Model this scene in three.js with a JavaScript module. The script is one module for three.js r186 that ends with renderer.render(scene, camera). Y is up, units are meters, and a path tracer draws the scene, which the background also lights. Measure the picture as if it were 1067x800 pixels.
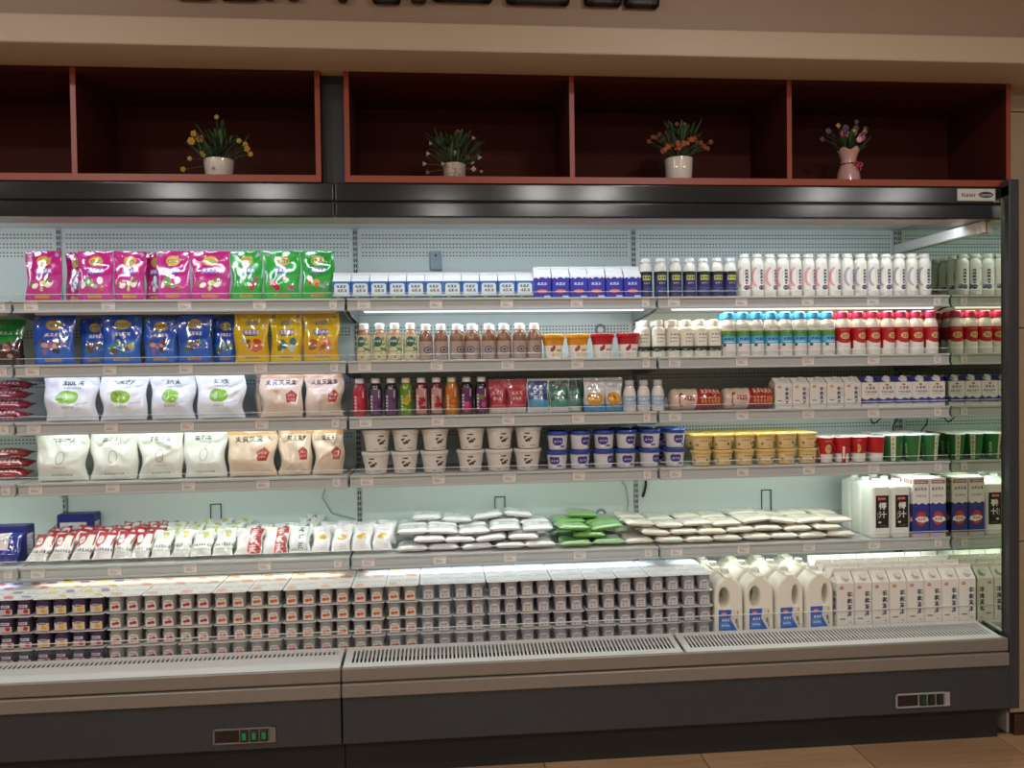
import * as THREE from 'three';
import { RoundedBoxGeometry } from 'three/addons/geometries/RoundedBoxGeometry.js';
import { mergeGeometries } from 'three/addons/utils/BufferGeometryUtils.js';
import { RectAreaLightUniformsLib } from 'three/addons/lights/RectAreaLightUniformsLib.js';

// ---------------------------------------------------------------- camera, exposure, store lights
RectAreaLightUniformsLib.init();
const scene = new THREE.Scene();
scene.background = new THREE.Color(0x000000);
const camera = new THREE.PerspectiveCamera(51.46, 1067 / 800, 0.05, 60);
camera.position.set(-2.129, 1.476, 2.85);
camera.rotation.order = 'YXZ';
const D = Math.PI / 180;
camera.rotation.set(-1.135 * D, -5.046 * D, -0.781 * D);
const renderer = new THREE.WebGLRenderer({ antialias: true });
renderer.toneMapping = THREE.LinearToneMapping;
renderer.toneMappingExposure = 1.0;
renderer.shadowMap.enabled = true;
const LED = 22, STORE = 112;                       // brightness of the case tubes and of the store's ceiling lamps
const CEILING = 3.15;
const DOWNLIGHTS = [[-4.52, 4.6], [-3.69, 4.6], [-1.19, 4.6], [-0.6, 4.6], [1.61, 4.6], [2.37, 4.6], [-4.0, 1.9], [-2.1, 5.6], [-0.9, 1.9], [-5.6, 3.0]];

// ---------------------------------------------------------------- helpers
const taken = new Map();
function numbered(n) { const k = taken.get(n) || 0; taken.set(n, k + 1); return k ? n + '_' + String(k).padStart(3, '0') : n; }
function rng(seed) { let s = seed * 2654435761 >>> 0; return () => { s = (s + 0x6d2b79f5) | 0; let t = Math.imul(s ^ (s >>> 15), 1 | s); t = (t + Math.imul(t ^ (t >>> 7), 61 | t)) ^ t; return ((t ^ (t >>> 14)) >>> 0) / 4294967296; }; }
const ORD = 'first second third fourth fifth sixth seventh eighth ninth tenth eleventh twelfth thirteenth fourteenth fifteenth sixteenth seventeenth eighteenth nineteenth twentieth'.split(' ');
const ord = (i) => ORD[i] || (i + 1) + 'th';
const std = (color, roughness = 0.5, extra = {}) => new THREE.MeshStandardMaterial({ color, roughness, ...extra });
const phys = (color, roughness, extra = {}) => new THREE.MeshPhysicalMaterial({ color, roughness, ...extra });
const box = (w, h, d, x = 0, y = 0, z = 0) => new THREE.BoxGeometry(w, h, d).translate(x, y, z);
const span = (x0, x1, y0, y1, z0, z1) => box(x1 - x0, y1 - y0, z1 - z0, (x0 + x1) / 2, (y0 + y1) / 2, (z0 + z1) / 2);
const rbox = (x0, x1, y0, y1, z0, z1, r = 0.004, s = 2) => new RoundedBoxGeometry(x1 - x0, y1 - y0, z1 - z0, s, r).translate((x0 + x1) / 2, (y0 + y1) / 2, (z0 + z1) / 2);
const cyl = (r0, r1, h, n = 16, x = 0, y = 0, z = 0) => new THREE.CylinderGeometry(r1, r0, h, n).translate(x, y + h / 2, z);
const merge = (list) => mergeGeometries(list.map((g) => { const k = g.index ? g.toNonIndexed() : g.clone(); for (const a of Object.keys(k.attributes)) if (!['position', 'normal', 'uv'].includes(a)) k.deleteAttribute(a); return k; }));
function mesh(name, geo, mat, parent, label) { const m = new THREE.Mesh(geo, mat); m.name = name; if (label) m.userData.label = label; if (parent) parent.add(m); return m; }
function struct(name, geo, mat) { const m = mesh(name, geo, mat, scene); m.userData.kind = 'structure'; return m; }
function thing(name, label, category, pos = [0, 0, 0], group) { const o = new THREE.Group(); o.name = numbered(name); o.position.set(...pos); o.userData = { label, category }; if (group) o.userData.group = group; scene.add(o); return o; }
function proto(name) { const o = new THREE.Group(); o.name = name; return o; }
function put(p, [x, y, z], label, category, group, ry = 0, rx = 0, rz = 0) {
  const o = p.clone(); o.name = numbered(p.name); o.position.set(x, y, z); o.rotation.set(rx, ry, rz, 'YXZ');
  o.userData = { label, category }; if (group) o.userData.group = group; scene.add(o); return o;
}
function tube(pts, r, seg = 24, rad = 6, closed = false) { return new THREE.TubeGeometry(new THREE.CatmullRomCurve3(pts.map((p) => new THREE.Vector3(...p)), closed, 'catmullrom', 0.1), seg, r, rad, closed); }
function lathe(pts, n = 20) {                          // u runs round with its middle at the front, v follows the height
  const g = new THREE.LatheGeometry(pts.map((p) => new THREE.Vector2(p[0], p[1])), n, Math.PI), ys = pts.map((p) => p[1]), y0 = Math.min(...ys), y1 = Math.max(...ys), u = g.attributes.uv, q = g.attributes.position;
  for (let i = 0; i < u.count; i++) u.setY(i, (q.getY(i) - y0) / (y1 - y0)); return g;
}
// textures
function tex(w, h, draw, wrap) {
  const c = document.createElement('canvas'); c.width = w; c.height = h; const g = c.getContext('2d'); draw(g, w, h);
  const t = new THREE.CanvasTexture(c); t.colorSpace = THREE.SRGBColorSpace; t.magFilter = THREE.LinearFilter; t.anisotropy = 8;
  if (wrap) t.wrapS = t.wrapT = THREE.RepeatWrapping; return t;
}
const fill = (g, c, x, y, w, h) => { g.fillStyle = c; g.fillRect(x, y, w, h); };
const ell = (g, c, x, y, rx, ry = rx, a = 0) => { g.fillStyle = c; g.beginPath(); g.ellipse(x, y, rx, ry, a, 0, 7); g.fill(); };
const poly = (g, c, pts) => { g.fillStyle = c; g.beginPath(); pts.forEach((p, i) => (i ? g.lineTo(...p) : g.moveTo(...p))); g.closePath(); g.fill(); };
function line(g, c, w, pts) { g.strokeStyle = c; g.lineWidth = w; g.lineCap = 'round'; g.lineJoin = 'round'; g.beginPath(); pts.forEach((p, i) => (i ? g.lineTo(...p) : g.moveTo(...p))); g.stroke(); }
function glyph(g, c, x, y, s, seed, lw = 0.11) {      // one dense printed character, too small in the photograph to be read
  const r = rng(seed + 17), L = (a, b, d, e) => line(g, c, s * lw, [[x + a * s, y + b * s], [x + d * s, y + e * s]]);
  const k = 2 + (r() * 2 | 0); for (let i = 0; i < k; i++) { const yy = 0.12 + (i + r() * 0.4) * 0.8 / k; L(0.08 + r() * 0.2, yy, 0.75 + r() * 0.2, yy); }
  const v = 1 + (r() * 2 | 0); for (let i = 0; i < v; i++) { const xx = 0.25 + r() * 0.5; L(xx, 0.05 + r() * 0.2, xx, 0.75 + r() * 0.2); }
  if (r() > 0.3) L(0.45, 0.5, 0.1, 0.93); if (r() > 0.3) L(0.5, 0.5, 0.92, 0.92);
}
const row = (g, c, x, y, s, n, seed, lw) => { for (let i = 0; i < n; i++) glyph(g, c, x + i * s * 1.08, y, s, seed + i, lw); };
const column = (g, c, x, y, s, n, seed, lw) => { for (let i = 0; i < n; i++) glyph(g, c, x, y + i * s * 1.1, s, seed + i, lw); };
const STROKES = {                                       // the two characters that can be read on the tall bottles' labels
  ye: [[[0.5, 3], [3.6, 3]], [[2.1, 0.6], [2.1, 9.6]], [[2, 3.4], [0.5, 6.4]], [[2.2, 3.8], [3.5, 5.4]], [[3.9, 1.4], [7, 1.4]], [[4.5, 1.4], [4.5, 7.4]], [[6.3, 1.4], [6.3, 9.6]], [[4.5, 3.4], [6.3, 3.4]], [[4.5, 5.3], [6.3, 5.3]], [[3.6, 7.7], [7, 7]], [[7.5, 1.4], [7.5, 9.6]], [[7.5, 1.4], [9.2, 1.6], [8.2, 4.2], [9.4, 6], [7.9, 6.8]]],
  zhi: [[[1, 1.2], [2.4, 2.3]], [[0.5, 3.8], [1.9, 4.9]], [[0.8, 9], [2.6, 6.2]], [[3.4, 4.6], [9.6, 4.6]], [[6.5, 0.8], [6.5, 9.6]]],
};
const brush = (g, c, k, x, y, s) => { for (const st of STROKES[k]) line(g, c, s * 0.11, st.map((p) => [x + p[0] * s / 10, y + p[1] * s / 10])); };
const printed = (map, roughness = 0.4, extra = {}) => new THREE.MeshPhysicalMaterial({ map, roughness, ...extra });

// ---------------------------------------------------------------- shared materials
const M = {
  caseDark: std(0x303438, 0.3), canopyDark: std(0x1f2328, 0.15), kick: std(0x1b1a19, 0.55), bumper: phys(0x837b74, 0.38, { metalness: 0.3 }), innerWhite: std(0xd9dcd8, 0.35), canopyUnder: std(0x9c8b7c, 0.4, { metalness: 0.25 }),
  rail: std(0xb2b5b3, 0.28), deck: std(0xc9cbc9, 0.4), bracket: std(0xb4b8b6, 0.4, { metalness: 0.4 }), holder: std(0xdcdcda, 0.2), tubeHousing: std(0xdadedd, 0.4),
  clear: new THREE.MeshPhysicalMaterial({ color: 0xffffff, roughness: 0.04, transmission: 1, thickness: 0, ior: 1.45 }),
  edgeGlint: std(0xdfe3e3, 0.3),  // pale colour stands in for the light glowing in clear acrylic edges
  mirror: new THREE.MeshStandardMaterial({ color: 0xcbd3c2, roughness: 0.02, metalness: 1 }),
  grille: std(0xc5c4be, 0.4), dark: std(0x15171a, 0.6), black: std(0x0c0c0d, 0.4), white: std(0xe6e6e2, 0.4), capWhite: std(0xe9e9e6, 0.35),
  wire: std(0x4a4c4c, 0.4, { metalness: 0.6 }),
};
const glow = (c, k) => new THREE.MeshStandardMaterial({ color: 0x111111, emissive: c, emissiveIntensity: k, roughness: 0.6 });

// ---------------------------------------------------------------- the room
{
  const beige = std(0xb0a698, 0.7);
  const wallTex = tex(512, 512, (g, w, h) => { fill(g, '#98886e', 0, 0, w, h); const r = rng(4); for (let i = 0; i < 900; i++) { g.globalAlpha = 0.05; fill(g, r() > 0.5 ? '#a8977c' : '#857458', r() * w, r() * h, 4 + r() * 30, 20 + r() * 90); } g.globalAlpha = 1; }, true);
  const stone = new THREE.MeshStandardMaterial({ map: wallTex, roughness: 0.45 });
  struct('wall_back', span(-7.2, 4.2, 0, CEILING, -1.0, -0.86), beige);
  struct('wall_left', span(-7.3, -7.16, 0, CEILING, -1, 7.2), beige);
  struct('wall_right', span(4.16, 4.3, 0, CEILING, -1, 7.2), beige);
  struct('wall_front', span(-7.3, 4.3, 0, CEILING, 7.1, 7.24), beige);
  struct('ceiling', span(-7.3, 4.3, CEILING, CEILING + 0.12, -1, 7.24), std(0xcfc8bd, 0.8));
  // stone clad pier beside the case, in separate panels
  const pier = struct('wall_pier', span(0.09, 4.16, 0, 2.55, -0.86, -0.11), beige);
  const jy = [0.083, 0.764, 1.605, 2.447, 2.55];
  for (let i = 0; i < 4; i++) for (let k = 0; k < 5; k++) mesh('wall_panel', rbox(0.09 + k * 0.8, 0.886 + k * 0.8, jy[i] + 0.004, jy[i + 1], -0.112, -0.09, 0.002, 1), stone, pier);
  struct('baseboard_pier', rbox(0.1, 4.16, 0, 0.082, -0.11, -0.078, 0.004), std(0x3a221c, 0.35));
  // floor of wood print tiles
  const ft = [0, 1, 2].map((k) => tex(512, 512, (g, w, h) => {
    fill(g, ['#b08b67', '#b7926e', '#a68260'][k], 0, 0, w, h); const r = rng(40 + k);
    for (let i = 0; i < 700; i++) { g.globalAlpha = 0.06 + r() * 0.06; fill(g, r() > 0.5 ? '#a88460' : '#5f4029', r() * w - 60, r() * h, 60 + r() * 300, 1 + r() * 5); } g.globalAlpha = 1;
  }));
  const fm = ft.map((map) => new THREE.MeshPhysicalMaterial({ map, roughness: 0.3, clearcoat: 0.2 }));
  const floor = struct('floor', span(-7.3, 4.3, -0.12, -0.004, -1, 7.24), std(0x4a3727, 0.8));
  const tg = new RoundedBoxGeometry(0.596, 0.01, 0.596, 1, 0.002);
  for (let i = 0; i < 18; i++) for (let j = 0; j < 12; j++) { const t = mesh('tile', tg, fm[(i * 7 + j * 5) % 3], floor); t.position.set(-6.85 + i * 0.6 - 0.02, -0.005, 0.19 + j * 0.6); }
  // soffit above the wooden cabinets, with the sign wall over it
  struct('trim_1', merge([span(-7.16, 4.16, 2.543, 2.62, -0.86, 0.12), rbox(-7.16, 4.16, 2.542, 2.636, 0.1, 0.15, 0.006)]), std(0xb8a690, 0.5));
  struct('wall_sign', span(-7.16, 4.16, 2.62, CEILING, -0.86, 0.115), std(0x9b8471, 0.55));
  // dark filler between the two wooden cabinets
  struct('trim_2', span(-2.545, -2.462, 2.15, 2.542, -0.4, -0.1), std(0x23262a, 0.4));
  // store downlights
  const rim = std(0xe8e4da, 0.5);
  DOWNLIGHTS.forEach(([x, z], i) => {
    const o = thing('ceiling_light', ord(i) + ' round recessed ceiling lamp of the store behind the viewer', 'ceiling lamp', [x, CEILING - 0.001, z], 'store ceiling lamps');
    mesh('rim', new THREE.TorusGeometry(0.16, 0.014, 8, 28).rotateX(Math.PI / 2).translate(0, -0.008, 0), rim, o);
    mesh('lamp_disc', new THREE.CylinderGeometry(0.15, 0.15, 0.012, 28).translate(0, -0.006, 0), glow(0xfff6ea, 8), o);
    const l = new THREE.RectAreaLight(0xfcf9f6, STORE, 0.28, 0.28); l.position.set(x, CEILING - 0.02, z); l.lookAt(x, 0, z); scene.add(l);
  });
}
// black raised letters of the sign, only their feet reach into the picture
{
  const o = thing('shop_sign', 'black raised sign letters on the wall above the soffit', 'sign', [0, 0, 0.116]);
  const L = (x0, x1, y0, kind) => {
    const h = 0.24, y1 = y0 + h, s = Math.min(0.045, (x1 - x0) * 0.34), g = [];
    const b = (a, c, d, e) => g.push(rbox(a, c, d, e, 0, 0.03, Math.min(0.012, (c - a) * 0.4), 2));
    if (kind === 'box') { b(x0, x1, y0, y0 + s); b(x0, x1, y1 - s, y1); b(x0, x0 + s, y0, y1); b(x1 - s, x1, y0, y1); b(x0, x1, y0 + h / 2 - s / 2, y0 + h / 2 + s / 2); }
    if (kind === 'bar') { b(x0, x1, y0, y0 + s); b(x0, x0 + s, y0, y1); b(x0, x1, y1 - s, y1); b(x0, x1 - s, y0 + h / 2 - s / 2, y0 + h / 2 + s / 2); }
    if (kind === 'feet') { b(x0, x0 + 0.042, y0, y1); b(x1 - 0.042, x1, y0, y1); b(x0, x1, y1 - s, y1); b(x0, x1, y0 + 0.09, y0 + 0.09 + s); }
    if (kind === 'dot') { b(x0, x1, y0, y1); }
    mesh('letter', merge(g), M.black, o);
  };
  L(-2.978, -2.862, 2.699, 'bar'); L(-2.837, -2.713, 2.7, 'bar'); L(-2.701, -2.579, 2.704, 'feet'); L(-2.456, -2.421, 2.703, 'dot'); L(-2.341, -2.246, 2.702, 'box'); L(-2.214, -2.16, 2.706, 'dot');
  L(-2.14, -1.938, 2.714, 'box'); L(-1.892, -1.674, 2.712, 'box'); L(-1.624, -1.493, 2.713, 'box'); L(-1.483, -1.361, 2.711, 'box');
}
// ---------------------------------------------------------------- wooden cubby cabinets
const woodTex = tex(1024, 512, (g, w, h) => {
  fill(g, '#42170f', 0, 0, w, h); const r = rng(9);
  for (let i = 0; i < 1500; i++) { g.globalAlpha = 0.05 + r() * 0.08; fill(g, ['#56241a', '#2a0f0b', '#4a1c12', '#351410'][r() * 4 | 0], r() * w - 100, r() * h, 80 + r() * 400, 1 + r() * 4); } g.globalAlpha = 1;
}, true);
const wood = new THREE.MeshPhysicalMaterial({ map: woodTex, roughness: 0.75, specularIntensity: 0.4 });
const edge = std(0x8e3e24, 0.4);
{
  const y0 = 2.148, y1 = 2.541, zf = -0.05, zb = -0.42;
  const cubby = (x0, x1, divs, label) => {
    const o = thing('wooden_cabinet', label, 'cabinet'), c = 0.016;
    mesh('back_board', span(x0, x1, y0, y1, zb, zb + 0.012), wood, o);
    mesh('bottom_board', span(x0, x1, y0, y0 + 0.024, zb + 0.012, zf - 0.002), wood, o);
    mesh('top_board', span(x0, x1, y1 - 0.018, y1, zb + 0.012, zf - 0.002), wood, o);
    mesh('bottom_edge', rbox(x0, x1, y0, y0 + 0.025, zf - 0.002, zf, 0.0008, 1), edge, o);
    for (const x of divs) {
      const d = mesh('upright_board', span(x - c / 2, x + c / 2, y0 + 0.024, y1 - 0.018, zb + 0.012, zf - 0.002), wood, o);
      mesh('front_edge', span(x - c / 2 - 0.001, x + c / 2 + 0.001, y0 + 0.024, y1 - 0.001, zf - 0.002, zf), edge, d);
    }
  };
  cubby(-5.06, -2.545, [-5.05, -4.22, -3.386, -2.554], 'mahogany open cubby cabinet holding the yellow flowered plant');
  cubby(-2.462, 0.066, [-2.452, -1.64, -0.816, 0.057], 'long mahogany open cubby cabinet with three compartments and three plants');
}
// ---------------------------------------------------------------- refrigerated cases
const backTex = tex(1024, 1408, (g, w, h) => {                  // one bay: 1.25 m by 1.72 m, small punched air holes
  fill(g, '#cdd9d6', 0, 0, w, h); const r = rng(77);
  for (let i = 0; i < 120; i++) { g.globalAlpha = 0.05; ell(g, r() > 0.5 ? '#c0cdca' : '#d6e0dd', r() * w, r() * h, 10 + r() * 60, 6 + r() * 30); } g.globalAlpha = 1;
  const px = w / 1.25, py = (y) => (2.12 - y) * h / 1.72;
  const band = (y, n, x0 = 0.03, x1 = 1.22) => { for (let k = 0; k < n; k++) for (let x = x0; x < x1; x += 0.0148) fill(g, '#22302f', x * px, py(y - k * 0.0145), 5.5, 4); };
  band(2.075, 2); band(2.035, 2); band(1.998, 2); band(1.665, 3); band(1.44, 2); band(1.2, 2); band(0.772, 4); band(0.69, 6); band(0.52, 2);
  for (const y of [2.06, 1.72, 1.48, 0.79]) fill(g, '#8d9b99', 0, py(y), w, 2);
});
const backMat = new THREE.MeshStandardMaterial({ map: backTex, roughness: 0.35, metalness: 0.05 });
const slotTex = tex(32, 1024, (g, w, h) => { fill(g, '#aab3b1', 0, 0, w, h); for (let y = 6; y < h; y += 15) { fill(g, '#0b0c0c', 5, y, 8, 9); fill(g, '#0b0c0c', 19, y, 8, 9); } });
const slotMat = new THREE.MeshStandardMaterial({ map: slotTex, roughness: 0.4, metalness: 0.3 });
const ledCool = 0xe9f4ff, ledGreen = 0xeffff6, ledBlue = 0xd6e2ff, ledWarm = 0xfff3dc;
const faceUV = (g, x0, x1, y0, y1) => { const p = g.attributes.position, u = g.attributes.uv; for (let i = 0; i < p.count; i++) u.setXY(i, (p.getX(i) - x0) / (x1 - x0), (p.getY(i) - y0) / (y1 - y0)); return g; };
function makeCase(x0, x1, label, grilleKind, shift) {
  const o = thing('refrigerated_case', label, 'display fridge');
  mesh('kick_plate', span(x0 + 0.001, x1 - 0.001 - 0.029 * shift, 0, 0.15, -0.75, -0.08), M.kick, o);
  mesh('base_panel', rbox(x0 + 0.002, x1 - 0.002, 0.146, 0.314, -0.75, 0, 0.005), M.caseDark, o);
  mesh('bumper', merge([rbox(x0 + 0.002, x1 - 0.048 * shift, 0.316, 0.367, -0.03, 0.014, 0.006), rbox(x0 + 0.002, x1 - 0.048 * shift, 0.371, 0.421, -0.03, 0.008, 0.006)]), M.bumper, o);
  mesh('well_floor', span(x0, x1 - 0.045 * shift, 0.314, 0.412, -0.74, -0.17), M.innerWhite, o); mesh('well_lip', span(x0, x1 - 0.045 * shift, 0.39, 0.436, -0.1635, -0.1605), M.grille, o);
  // return air grille: frame bars around real slots over a dark channel
  mesh('air_channel', span(x0 + 0.01, x1 - 0.05, 0.316, 0.395, -0.158, -0.03), M.dark, o);
  const n = Math.round((x1 - x0) / 1.25);
  for (let k = 0; k < n; k++) {
    const a = x0 + k * 1.25 + 0.006, b = Math.min(x0 + (k + 1) * 1.25 - 0.006, x1 - 0.05 * shift), yA = 0.421, yB = 0.438, zA = -0.002, zB = -0.1615;
    const at = (z) => yA + (yB - yA) * (z - zA) / (zB - zA);
    const z1 = grilleKind === 'fine' ? -0.035 : -0.108, z2 = grilleKind === 'fine' ? -0.135 : -0.135;
    const slab = (xa, xb, za, zb, th = 0.008) => { const g = box(xb - xa, th, Math.hypot(zb - za, at(zb) - at(za))); g.rotateX(Math.atan2(yB - yA, Math.abs(zB - zA)) * 1); g.translate((xa + xb) / 2, (at(za) + at(zb)) / 2 - th / 2, (za + zb) / 2); return g; };
    const fr = mesh('air_grille', merge([slab(a, b, z1, zA), slab(a, b, zB, z2), slab(a, a + 0.02, z2, z1), slab(b - 0.02, b, z2, z1)]), M.grille, o);
    const bars = []; const pitch = grilleKind === 'fine' ? 0.0146 : 0.0165; for (let x = a + 0.02; x < b - 0.02; x += pitch) bars.push(slab(x, x + pitch * 0.48, z2, z1, 0.002));
    const s = mesh('grille_bars', merge(bars), M.grille, fr); s.userData.kind = 'stuff';
  }
  // canopy
  mesh('canopy', merge([rbox(x0, x1 - 0.045 * shift, 2.082, 2.147, -0.3, -0.05, 0.006), rbox(x0, x1 - 0.045 * shift, 2.024, 2.08, -0.075, -0.052, 0.006), span(x0, x1 - 0.045 * shift, 2.07, 2.09, -0.2, -0.06)]), M.canopyDark, o);
  mesh('canopy_underside', span(x0, x1 - 0.045 * shift, 2.03, 2.036, -0.215, -0.075), M.canopyUnder, o);
  mesh('inner_roof', merge([span(x0, x1 - 0.045 * shift, 2.1, 2.12, -0.74, -0.24), span(x0, x1 - 0.045 * shift, 2.066, 2.1, -0.26, -0.21)]), M.innerWhite, o);
  mesh('top_cover', span(x0, x1, 2.12, 2.147, -0.75, -0.3), M.caseDark, o);
  mesh('rear_wall', span(x0, x1, 0.146, 2.12, -0.8, -0.75), M.caseDark, o);
  for (let k = 0; k < n; k++) { const a = x0 + k * 1.25, b = a + 1.25; mesh('back_panel', faceUV(span(a + 0.011, b - 0.011, 0.4, 2.12, -0.75, -0.724), a, b, 0.4, 2.12), backMat, o); }
  for (let k = 0; k < n + shift; k++) { const x = x0 + k * 1.25, w = 0.01; mesh('upright', faceUV(span(x - w, x + w, 0.432, 2.098, -0.749, -0.72), x - w, x + w, 0.43, 2.1), slotMat, o); }
  return o;
}
const caseR = makeCase(-2.5, 0.06, 'dark grey refrigerated case at the right with mirrored end wall and name plate', 'fine', 1);
const caseL = makeCase(-5.0, -2.501, 'dark grey refrigerated case at the left with green lit switches', 'coarse', 0);
mesh('end_panel', merge([rbox(0.018, 0.06, 0.146, 2.146, -0.78, 0.004, 0.005), rbox(0.018, 0.06, 2.1, 2.165, -0.045, 0.004, 0.005)]), M.caseDark, caseR);
mesh('mirror_panel', span(0.01, 0.018, 0.425, 2.1, -0.74, -0.03), M.mirror, caseR, 'mirror lining of the end wall');
mesh('far_end_panel', rbox(-5.05, -5.001, 0.146, 2.146, -0.78, 0.004, 0.005), M.caseDark, caseL);
mesh('end_rail', merge([rbox(-0.012, 0.009, 1.985, 2.028, -0.72, -0.11, 0.004), cyl(0.012, 0.012, 0.02, 12).rotateX(Math.PI / 2).translate(-0.014, 1.992, -0.14)]), M.white, caseR, 'white rail along the mirrored end wall');
{ // name plate
  const t = tex(512, 164, (g, w, h) => {
    fill(g, '#c9cac8', 0, 0, w, h); g.fillStyle = '#2c3036'; g.font = 'bold 84px sans-serif'; g.textAlign = 'left'; g.textBaseline = 'middle'; g.fillText('Haier', 40, h / 2 + 4, 205);
    ell(g, '#101318', 385, h / 2, 104, 44); g.fillStyle = '#d4d6d8'; g.font = 'italic bold 50px serif'; g.textAlign = 'center'; g.fillText('Carrier', 385, h / 2 + 2, 172);
  });
  const p = mesh('name_plate', rbox(-0.154, 0.0, 2.092, 2.139, -0.05, -0.045, 0.002, 1), std(0xc9cac8, 0.4), caseR, 'pale plate with the maker names');
  mesh('plate_print', new THREE.PlaneGeometry(0.148, 0.043).translate(-0.077, 2.1155, -0.0445), new THREE.MeshStandardMaterial({ map: t, roughness: 0.35 }), p);
}
function controls(o, x, lit) {
  const p = mesh('control_panel', merge([rbox(x, x + 0.215, 0.172, 0.177, 0, 0.008, 0.001, 1), rbox(x, x + 0.215, 0.221, 0.226, 0, 0.008, 0.001, 1), rbox(x, x + 0.006, 0.172, 0.226, 0, 0.008, 0.001, 1), rbox(x + 0.195, x + 0.215, 0.172, 0.226, 0, 0.007, 0.001, 1), span(x, x + 0.21, 0.174, 0.224, 0, 0.003)]), std(lit ? 0x6d655f : 0x9a938c, 0.4), o, 'switch panel on the base');
  mesh('display', rbox(x + 0.008, x + 0.088, 0.179, 0.219, 0.003, 0.006, 0.001, 1), std(0x1c0f10, 0.15), p);
  for (let k = 0; k < 3; k++) {
    const sx = x + 0.094 + k * 0.034;
    const s = mesh('rocker_switch', rbox(sx, sx + 0.026, 0.179, 0.219, 0.003, 0.012, 0.003), std(0x11150f, 0.3), p);
    mesh('switch_lens', rbox(sx + 0.006, sx + 0.02, 0.187, 0.211, 0.011, 0.0135, 0.001, 1), lit || k === 0 ? glow(0x17a05a, lit ? 0.3 : 0.05) : std(0x15251a, 0.3), s);
  }
}
controls(caseL, -2.945, true); controls(caseR, -0.44, false);

// ---------------------------------------------------------------- lights under the canopy and shelves
const tubeGeo = (w) => rbox(-w / 2, w / 2, -0.007, 0.007, -0.008, 0.008, 0.005, 2);
function led(parent, cx, y, z, w, color, k, tilt = 0.25) {
  const on = k > 0;
  const t = mesh('lamp_tube', tubeGeo(w), on ? glow(color, 1.4) : std(0xd7dbda, 0.4), parent, on ? 'lit white lamp tube' : undefined); t.position.set(cx, y, z);
  mesh('tube_housing', rbox(cx - w / 2 - 0.015, cx + w / 2 + 0.015, y + 0.007, y + 0.02, z - 0.013, z + 0.012, 0.003, 1), M.tubeHousing, parent);
  if (on) { const l = new THREE.RectAreaLight(color, LED * k, w, 0.02); l.position.set(cx, y - 0.009, z); l.lookAt(cx, y - 1, z - tilt); scene.add(l); }
}
for (const [c, xc] of [[caseL, -4.375], [caseL, -3.125], [caseR, -1.875], [caseR, -0.61]]) led(c, xc, 2.047, -0.235, 1.14, ledCool, 1.5, 0.6);
// ---------------------------------------------------------------- shelves
const SY = [1.711, 1.466, 1.245, 1.012, 0.690];
const SN = ['top', 'second', 'third', 'fourth', 'fifth'];
const BAYS = [[-4.985, -3.755, 'bay at the far left edge'], [-3.745, -2.505, 'left bay'], [-2.495, -1.255, 'middle bay'], [-1.245, 0.006, 'bay beside the mirrored end wall']];
const LIGHTS = [[0, 0, 1.4, 1.4], [0.4, 0.38, 0, 0], [0.4, 0.36, 0, 0.8], [1.0, 1.0, 0.95, 1.0], [0.45, 0.4, 0.7, 0.6]];
const LCOL = [[ledCool, ledCool, ledCool, ledWarm], [ledBlue, ledBlue, ledCool, ledWarm], [ledGreen, ledGreen, ledCool, ledGreen], [ledGreen, ledGreen, ledGreen, ledGreen], [ledBlue, ledWarm, ledCool, ledGreen]];
const tagTex = tex(128, 80, (g, w, h) => { fill(g, '#d9d3cc', 0, 0, w, h); fill(g, '#c7b9b2', 0, 0, w, 22); g.fillStyle = '#7d746f'; for (let i = 0; i < 3; i++) g.fillRect(10, 34 + i * 13, 60 + (i * 29) % 40, 5); });
const tagMat = new THREE.MeshPhysicalMaterial({ map: tagTex, roughness: 0.25, clearcoat: 0.6 });
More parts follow.
